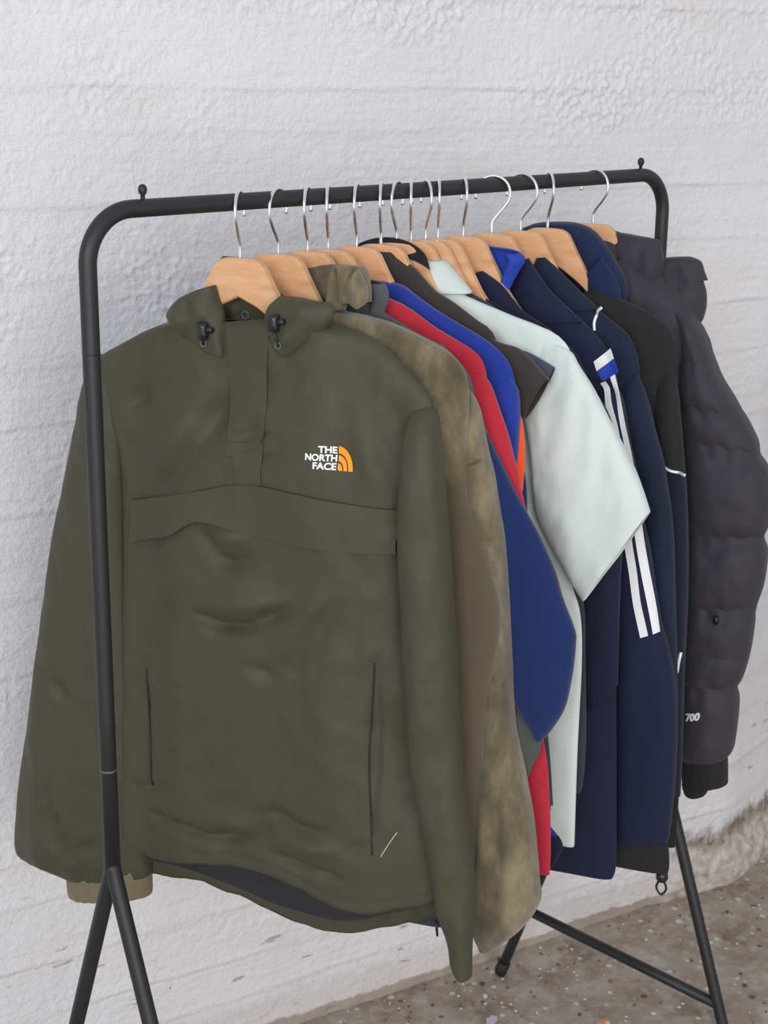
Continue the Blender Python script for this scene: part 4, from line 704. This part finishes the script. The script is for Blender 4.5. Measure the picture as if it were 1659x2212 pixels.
def build_anorak():
    rt, zb = garment('anorak', 1, 'olive green pullover anorak with an orange and white chest logo, first on the rail', 'jacket', T['olive_hem_back']and [(0, z, 0, z) for _, z in T['olive_hem_back']]+[(0, T['olive_sleeve_far'][-1][1], 0, 1)])
    cr = [(c[0], c[1], c[2]*1.9, c[3]*1.05) for c in T['olive_cr']]
    hm = T['olive_hem_front']; cr += [((a[0], a[1]+.0125), (b[0], b[1]+.0125), -.0016, .0022) for a, b in zip(hm, hm[1:])]
    d = creases(cr, fold_noise(.0085, 13, 2.8, 2, .35))
    body = loft('body', T['olive_body'], M['olive'], rt, zb, 190, 150, 2.35, d, T['olive_hem_front'], T['olive_hem_back'])
    B = [bvh_of(body)]
    # dark lining seen under the raised front hem
    lin_rows = [(r[0]+.016, r[1], r[2]-.016, r[3], r[4]-.020, r[5]+.004) for r in T['olive_body'][10:]]
    up = lambda h, k: [(u, z+k) for u, z in h]
    loft('lining', lin_rows, M['olive_dark'], rt, zb, 80, 90, 2.7, None, up(T['olive_hem_front'], .012), up(T['olive_hem_back'], .021), solid=.001)
    sn = fold_noise(.0075, 20, 3.6, 9, .4)
    far = loft('sleeve', T['olive_sleeve_far'], M['olive'], rt, zb, 140, 70, 2.4, creases([(c[0], c[1], c[2]*2.4, c[3]) for c in T['olive_sl_cr']], sn), caps=(True, False))
    loft('cuff', T['olive_cuff'], M['tan_rib'], rt, zb, 30, 60, 2.4, lambda u, z, f: .0012*np.sin(u*420))['label'] = 'tan ribbed cuff'
    loft('sleeve', T['olive_sleeve_near'], M['olive'], rt, zb, 150, 64, 2.3, fold_noise(.0075, 22, 3.4, 14, .35), caps=(True, False))
    # storm flap of the chest pocket, arched where it gapes
    tp, bt = smooth_path(T['olive_flap_top'], 60), smooth_path(T['olive_flap_bot'], 60)
    s = np.linspace(0, 1, 16)[:, None, None]; grid = tp[None]*(1-s)+bt[None]*s
    def gape(r, c): return .0015+.011*r**1.5*math.exp(-((c-.30)/.16)**2)+.0015*r*math.sin(c*9)
    flap = slab('pocket_flap', grid, M['olive'], rt, zb, B, .0010, .0018, bulge=gape)
    pl = slab('placket', grid_rows(T['olive_placket'], 50, 14), M['olive'], rt, zb, B, .0004, .0013, bulge=lambda r, c: .0012*math.sin(r*14+c*2))
    slab('placket', grid_rows(T['olive_placket2'], 16, 10), M['olive'], rt, zb, B, .0006, .0012)
    for k in ('olive_slit', 'olive_slit2'):
        drape_line('side_pocket', T[k], .0012, M['zip_dark'], rt, zb, B)
    drape_line('loose_thread', T['olive_thread'], .0007, M['thread'], rt, zb, B)['label'] = 'pale loose thread'
    # bunched hood
    hn = fold_noise(.0090, 30, 24, 31, .5)
    for k in ('olive_hood_back', 'olive_hood_left', 'olive_hood_right'):
        loft('hood', T[k], M['olive'], rt, zb, 46, 50, 2.2, hn, caps=(True, True))
    HB = B+[bvh_of(o) for o in rt.children if o.name.startswith('hood')]
    L = T['olive_lock']
    for (a, b) in ((L[0], L[2]), (L[1], L[3])):
        y = front_y(HB, a[0], a[1], zb, -.03)
        V, F = tube_mesh([(a[0], y-.004, a[1]-zb+q) for q in (.009, .008, .003, -.004, -.010, -.011)], [.003, .0062, .0068, .0066, .0058, .003], 14)
        lock = mesh_obj('cord_lock', V, F, M['plastic'], rt)
        V, F = tube_mesh([(a[0]+.006, y-.006, a[1]-zb+.001), (a[0]+.014, y-.0065, a[1]-zb+.0015)], [.0038, .0034], 10)
        mesh_obj('button', V, F, M['plastic'], lock)
        pth = smooth_path([(a[0], y-.005, a[1]-zb-.009), (a[0]*.5+b[0]*.5+.001, y-.006, (a[1]+b[1])/2-zb-.003), (b[0], front_y(HB, b[0], b[1], zb, -.03)-.001, b[1]-zb)], 14)
        tube('cord', pth, .0016, M['plastic'], lock, 8)
        yb = front_y(HB, b[0], b[1], zb, -.03)
        ring = [(b[0]+.0034*math.cos(q), yb-.0015, b[1]-zb+.0034*math.sin(q)) for q in np.linspace(0, 2*math.pi, 17)]
        tube('eyelet', ring, .0011, M['scuff'], lock, 6)
    u0, z0 = T['olive_snap'][0]; y0 = front_y(HB, u0, z0, zb, -.03)
    tube('snap', [(u0+.0042*math.cos(q), y0-.001, z0-zb+.0042*math.sin(q)) for q in np.linspace(0, 2*math.pi, 21)], .0013, M['scuff'], rt, 8)
    # embroidered chest logo
    Lg = T['olive_logo']; ur, ub = Lg[1]; zt = Lg[2][1]; Ht = zt-ub
    V, F = [], []
    for txt, row, w in (('THE', 0, .0208), ('NORTH', 1, .0352), ('FACE', 2, .0258)):
        me = text_mesh(txt, 1.0, .035, .0)
        co = np.array([v.co[:] for v in me.vertices]); w0 = co[:, 0].max()-co[:, 0].min(); h0 = co[:, 1].max()-co[:, 1].min()
        hh = Ht*.285; base = len(V); zl = zt-Ht*(.03+.335*row)-hh
        for (x, y, _) in co:
            u = ur-.0012-w+(x-co[:, 0].min())/w0*w; z = zl+(y-co[:, 1].min())/h0*hh
            V.append((u, front_y(B, u, z, zb, -.034)-.0016, z-zb))
        F += [tuple(base+i for i in p.vertices) for p in me.polygons]
    o = mesh_obj('chest_lettering', V, F, M['emb_white'], rt, smooth=False); md = o.modifiers.new('t', 'SOLIDIFY'); md.thickness = .0010; md.offset = 0
    o['label'] = 'white embroidered lettering'
    V, F = [], []; rx, rz = T['olive_logo'][4][0]-ur+.0008, Ht*1.0
    for (r0, r1) in ((.70, 1.0), (.38, .62), (.06, .30)):
        base = len(V); n = 24
        for i in range(n+1):
            a = math.pi/2*i/n
            for r in (r0, r1):
                u = ur+.0004+rx*r*math.cos(a)*1.05; z = ub+rz*r*math.sin(a); V.append((u, front_y(B, u, z, zb, -.034)-.0016, z-zb))
        F += [(base+2*i, base+2*i+1, base+2*i+3, base+2*i+2) for i in range(n)]
    o = mesh_obj('chest_emblem', V, F, M['emb_orange'], rt, smooth=False); md = o.modifiers.new('t', 'SOLIDIFY'); md.thickness = .0010; md.offset = 0
    o['label'] = 'orange embroidered half dome'
build_anorak()

def simple(name, i, label, cat, body_rows, mbody, sleeve=None, msleeve=None, seed=0, amp=.0022, far=True, ex=2.4, far_short=1.0, far_sq=.8, neck=None):
    allr = list(body_rows)+list(sleeve or [])
    rt, zb = garment(name, i, label, cat, allr)
    body = loft('body', body_rows, mbody, rt, zb, 110, 64, 2.6, fold_noise(amp, 18, 2.6, seed, .3), neck=neck)
    parts = [body]
    if sleeve:
        parts.append(loft('sleeve', sleeve, msleeve or mbody, rt, zb, 110, 54, ex, fold_noise(amp, 24, 3.2, seed+3, .3), caps=(True, False)))
        if far: loft('sleeve', mirror(sleeve, 0, far_short, far_sq), msleeve or mbody, rt, zb, 70, 40, ex, fold_noise(amp, 24, 3.2, seed+6, .3), caps=(True, False))
    return rt, zb, parts, [bvh_of(o) for o in parts]

# 2 brown suede jacket
rt, zb = garment('suede_jacket', 2, 'brown suede jacket with a turned-up collar, second on the rail behind the olive anorak', 'jacket', T['suede_sleeve'])
body = loft('body', T['suede_body'], M['suede_fade'], rt, zb, 140, 90, 2.6, fold_noise(.004, 20, 2.6, 40, .35), T['suede_hem_front'], T['suede_hem_front'])
lin_rows = [(r[0]+.008, r[1], r[2]-.008, r[3], r[4]-.007, r[5]) for r in T['suede_body'][9:]]
loft('lining', lin_rows, M['charcoal'], rt, zb, 60, 80, 2.6, None, T['suede_hem_lining'], T['suede_hem_lining'], solid=.001)['label'] = 'slate grey lining'
(u0, z0), (u1, z1) = T['suede_pull']
tube('zip_pull', [(u0, -.026, z0-zb), (u0+.001, -.027, (z0+z1)/2-zb), (u1, -.026, z1-zb)], [.0012, .0018, .0014], M['plastic'], rt, 8)
cr = [tuple(c) for c in T['suede_cr']]
sl = loft('sleeve', T['suede_sleeve'], M['suede'], rt, zb, 150, 64, 2.3, creases(cr, fold_noise(.0045, 26, 4.5, 44, .5)), caps=(True, False))
loft('sleeve', mirror(T['suede_sleeve'], 0, .78, .72), M['suede'], rt, zb, 80, 44, 2.3, fold_noise(.003, 24, 3, 45, .4), caps=(True, False))
BB = [bvh_of(sl), bvh_of(body)]
drape_line('sleeve_seam', T['suede_seam'], .0012, M['suede_smooth'], rt, zb, BB)
collar('collar', [(.084, .022, 1.330, 1.338, .002), (.090, .030, 1.356, 1.362, .004), (.096, .034, 1.376, 1.374, .006), (.106, .040, 1.381, 1.372, .006), (.112, .044, 1.362, 1.352, .006), (.113, .046, 1.342, 1.336, .006)], M['suede'], rt, zb, -38, 150, solid=.003)
loft('collar_roll', T['suede_roll'], M['suede'], rt, zb, 30, 36, 2.2, fold_noise(.002, 40, 30, 48, .4), caps=(True, True))

# 3 grey jacket with blue sleeves
rt, zb, pr, B = simple('softshell_jacket', 3, 'grey jacket with wide navy blue sleeves, between the suede jacket and the red fleece', 'jacket', T['grey_body'], M['grey_green'], T['grey_sleeve'], M['grey'], 60, .003, far=False)
loft('lower_sleeve', T['blue_sleeve'], M['blue'], rt, zb, 110, 54, 2.3, fold_noise(.0022, 20, 3, 63, .25), caps=(True, False))['label'] = 'navy blue lower sleeve'
loft('lower_sleeve', mirror(T['blue_sleeve'], 0, .8, .75), M['blue'], rt, zb, 60, 40, 2.3, fold_noise(.002, 20, 3, 64, .25), caps=(True, False))['label'] = 'navy blue lower sleeve'
collar('collar', [(.098, .018, 1.322, 1.335, 0), (.104, .022, 1.345, 1.352, 0), (.098, .020, 1.358, 1.360, 0)], M['grey'], rt, zb, -30, 210)

# 4 red fleece
rt, zb, pr, B = simple('fleece', 4, 'red fleece with one sleeve behind the navy blue sleeve of the grey jacket', 'fleece', T['red_body'], M['red'], T['red_sleeve'], M['red'], 70, .0024)
collar('collar', [(.072, .014, 1.335, 1.340, 0), (.072, .016, 1.352, 1.356, 0)], M['red'], rt, zb, -30, 210)

# 5 royal blue fleece
rt, zb, pr, B = simple('fleece', 5, 'royal blue fleece with an orange panel under the arm', 'fleece', T['royal_body'], M['royal'], T['royal_sleeve'], M['royal'], 80, .003)
loft('side_panel', T['royal_orange'], M['orange'], rt, zb, 50, 40, 2.3, caps=(True, True))['label'] = 'orange panel'
loft('side_panel', T['royal_navy'], M['blue'], rt, zb, 40, 40, 2.3, caps=(True, True))['label'] = 'navy panel'
hb = [(r[0]-.001, r[1], r[2]+.001, r[3], r[4]+.0012, r[5]) for r in T['royal_body'][-3:]]
loft('hem_band', hb, M['deepnavy'], rt, zb, 20, 60, 2.6)['label'] = 'dark navy hem band'

# 6 and 7 the two T-shirts
rt, zb, pr, B = simple('t_shirt', 6, 'dark brown T-shirt with a black neckband and one short sleeve over the mint shirt', 't-shirt', T['tee_body'], M['brown'], T['tee_sleeve'], M['brown'], 90, .0016)
collar('neckband', [(.080, .018, 1.332, 1.374, .002), (.072, .020, 1.342, 1.388, .004), (.062, .018, 1.352, 1.395, .006)], M['black'], rt, zb, 42, 190, solid=.003)
rt, zb, pr, B = simple('t_shirt', 7, 'slate blue T-shirt showing only a sleeve edge between the brown T-shirt and the mint shirt', 't-shirt', T['slate_body'], M['slate'], T['slate_sleeve'], M['slate'], 95, .001)

# 8 mint shirt
rt, zb, pr, B = simple('shirt', 8, 'pale mint short-sleeved shirt with a pointed collar and wide sleeve', 'shirt', T['mint_body'], M['mint'], T['mint_sleeve'], M['mint'], 100, .0075, ex=2.9)
collar('collar', [(.079, .016, 1.312, 1.345, .000), (.060, .020, 1.336, 1.360, .003), (.040, .020, 1.362, 1.366, .004), (.044, .026, 1.366, 1.368, .004), (.064, .032, 1.346, 1.350, .004), (.081, .034, 1.330, 1.334, .004)], M['mint'], rt, zb, -55, 235, solid=.0018)
# 9 and 10 the charcoal and the dark top
simple('long_sleeve_top', 9, 'charcoal top hanging behind the mint shirt, visible as a narrow strip', 'top', T['char_body'], M['charcoal'], None, None, 110, .001)
simple('long_sleeve_top', 10, 'dark top squeezed between the charcoal top and the indigo jacket', 'top', T['dark_body'], M['deepnavy'], None, None, 112, .0008)

# 11 indigo jacket with a bright blue collar
rt, zb, pr, B = simple('track_jacket', 11, 'indigo jacket with a bright royal blue collar lining', 'jacket', T['indigo_body'], M['indigo'], T['indigo_sleeve'], M['indigo'], 120, .004)
loft('front_panel', T['indigo_front'], M['indigo'], rt, zb, 40, 40, 2.2, fold_noise(.0015, 30, 10, 123, .3), caps=(True, True))
collar('collar', [(.060, .016, 1.320, 1.330, .006), (.072, .022, 1.345, 1.350, .008), (.081, .026, 1.362, 1.368, .008), (.074, .024, 1.370, 1.374, .008)], M['bright_blue'], rt, zb, -35, 215, solid=.0025)['label'] = 'bright royal blue collar'

# 12 striped navy track jacket
rt, zb, pr, B = simple('track_jacket', 12, 'navy track jacket with white stripes and a white and blue shoulder band', 'jacket', T['stripe_body'], M['navy'], T['stripe_sleeve'], M['navy'], 130, .0036, ex=2.9)
loft('front_panel', T['stripe_front'], M['navy'], rt, zb, 40, 40, 2.2, fold_noise(.002, 30, 10, 133, .3), caps=(True, True))
loft('hem_band', T['stripe_hem'], M['black'], rt, zb, 24, 60, 2.6)['label'] = 'black hem band'
slab('shoulder_band', grid_quad(T['stripe_white'], 9, 12), M['white'], rt, zb, B)['label'] = 'white band across the shoulder'
slab('shoulder_band', grid_quad(T['stripe_blue'], 9, 12), M['bright_blue'], rt, zb, B)['label'] = 'bright blue band across the shoulder'
for k in ('stripe_1', 'stripe_2'):
    slab('stripe', grid_rows(T[k], 70, 5), M['white'], rt, zb, B[1:2])['label'] = 'white sleeve stripe'
(u0, z0), (u1, z1) = T['stripe_lock']
V, F = tube_mesh([(u0, 0, z0-zb+q) for q in (.008, .007, .002, -.003, -.007, -.008)], [.003, .0065, .0085, .0085, .006, .003], 14)
lock = mesh_obj('cord_lock', V, F, M['plastic'], rt)
tube('cord', smooth_path([(u0-.003, 0, z0-zb-.006), (u0-.007, 0, z0-zb-.018), (u0, 0, z0-zb-.028), (u0+.007, 0, z0-zb-.018), (u0+.003, 0, z0-zb-.006)], 26), .0016, M['plastic'], lock, 8)
tube('cord', [(u0, 0, z0-zb+.006), (u0, 0, z0-zb+.03)], .0016, M['plastic'], lock, 8)

# 13 navy jacket with white piping
rt, zb, pr, B = simple('zip_jacket', 13, 'navy jacket with a curved white piping on the shoulder, in front of the hooded jacket', 'jacket', T['pipe_body'], M['navy2'], T['pipe_sleeve'], M['navy2'], 140, .004)
fp = loft('front_panel', T['pipe_front'], M['navy2'], rt, zb, 40, 40, 2.2, fold_noise(.002, 30, 10, 143, .3), caps=(True, True))
drape_line('piping', T['pipe_line'], .0022, M['reflect'], rt, zb, B, even=True)['label'] = 'white piping'

# 14 hooded jacket
rt, zb, pr, B = simple('hooded_jacket', 14, 'navy hooded jacket with black shoulders and white reflective piping, beside the puffer', 'jacket', T['hood_body'], M['black'], T['hood_sleeve'], M['black'], 150, .0034, far=False, neck=[(0, 1.330), (.03, 1.316), (.055, 1.303), (.072, 1.312), (.085, 1.40)])
low = loft('lower_sleeve', T['hood_sleeve_low'], M['deepnavy'], rt, zb, 90, 50, 2.4, fold_noise(.002, 24, 3, 153, .3), caps=(True, False)); low['label'] = 'dark navy lower sleeve'
loft('hood', T['hood_roll'], M['hoodnavy'], rt, zb, 90, 44, 2.2, fold_noise(.003, 26, 22, 155, .4), caps=(True, True))['label'] = 'navy hood'
loft('hood', T['hood_fold'], M['hoodnavy'], rt, zb, 40, 40, 2.2, fold_noise(.003, 26, 22, 156, .4), caps=(True, True))['label'] = 'navy hood fold'
HB = B+[bvh_of(low)]
drape_line('piping', T['hood_line'], .0022, M['reflect'], rt, zb, HB, even=True)['label'] = 'white reflective piping'
drape_line('piping', T['hood_line2'], .0026, M['reflect'], rt, zb, HB)['label'] = 'white reflective piping'

# 15 black puffer
rt, zb = garment('puffer_jacket', 15, 'black quilted down puffer jacket with 700 stitched on the cuff end, last on the rail', 'jacket', T['puff_cuff2'])
pn = fold_noise(.0035, 22, 20, 160, .6)
def quilt(u, z, f):
    r = pn(u, z, f)
    for (a, b) in T['puff_seams']:
        q = z-(a[1]+(b[1]-a[1])*np.clip((u-a[0])/(b[0]-a[0]), 0, 1))-.0015*np.sin(u*190+a[1]*40)
        k = 1.0 if abs(b[0]-a[0]) > .06 else .5
        r = r-k*.0085*np.exp(-np.abs(q)/.011)
        r = r+k*.0011*np.sin(u*260+a[1]*90+np.sign(q)*1.3)*np.exp(-(q/.016)**2)
    return r+.006
body = loft('body', T['puff_body'], M['puffer'], rt, zb, 110, 64, 2.5, lambda u, z, f: .006*np.abs(np.sin(z*math.pi/.075))**.6+fold_noise(.002, 22, 14, 161)(u, z, f))
sl = loft('sleeve', T['puff_sleeve'], M['puffer'], rt, zb, 320, 90, 2.3, quilt, caps=(True, False))
loft('sleeve', mirror(T['puff_sleeve'], 0, .9, .75), M['puffer'], rt, zb, 100, 50, 2.3, pn, caps=(True, False))
loft('cuff', T['puff_cuff'], M['black'], rt, zb, 30, 60, 2.4, lambda u, z, f: .0008*np.sin(u*500))['label'] = 'black knitted cuff'
loft('cuff', T['puff_cuff2'], M['black'], rt, zb, 20, 50, 2.4)['label'] = 'black inner cuff'
hn = fold_noise(.005, 26, 26, 165, .5)
for k in ('puff_neck', 'puff_hood_side', 'puff_hood_flap', 'puff_hood_roll'):
    loft('collar' if k == 'puff_neck' else 'hood', T[k], M['puffer'], rt, zb, 50, 54, 2.2, hn, caps=(True, True))
B = [bvh_of(sl)]
a, b, c, d = [np.array(p) for p in T['puff_700']]
me = text_mesh('700', 1.0, .04, .0); co = np.array([v.co[:] for v in me.vertices]); mn, mx = co.min(0), co.max(0); V = []
for (x, y, _) in co:
    s, t = (x-mn[0])/(mx[0]-mn[0]), (y-mn[1])/(mx[1]-mn[1]); p = (a*(1-s)+b*s)*(1-t)+(d*(1-s)+c*s)*t
    p = p+np.array([.0035*t*.4, 0]); V.append((p[0], front_y(B, p[0], p[1], zb, -.03)-.001, p[1]-zb))
o = mesh_obj('cuff_lettering', V, [tuple(p.vertices) for p in me.polygons], M['emb_white'], rt, smooth=False); md = o.modifiers.new('t', 'SOLIDIFY'); md.thickness = .001; md.offset = 0
o['label'] = 'white stitched number 700'
u0, z0 = T['puff_tab'][0]; y0 = front_y(B, u0, z0, zb, -.03)
V, F = tube_mesh([(u0, y0-.003, z0-zb+.006), (u0, y0-.004, z0-zb), (u0, y0-.003, z0-zb-.006)], [.0035, .004, .0035], 10)
mesh_obj('zip_pull', V, F, M['plastic'], rt)
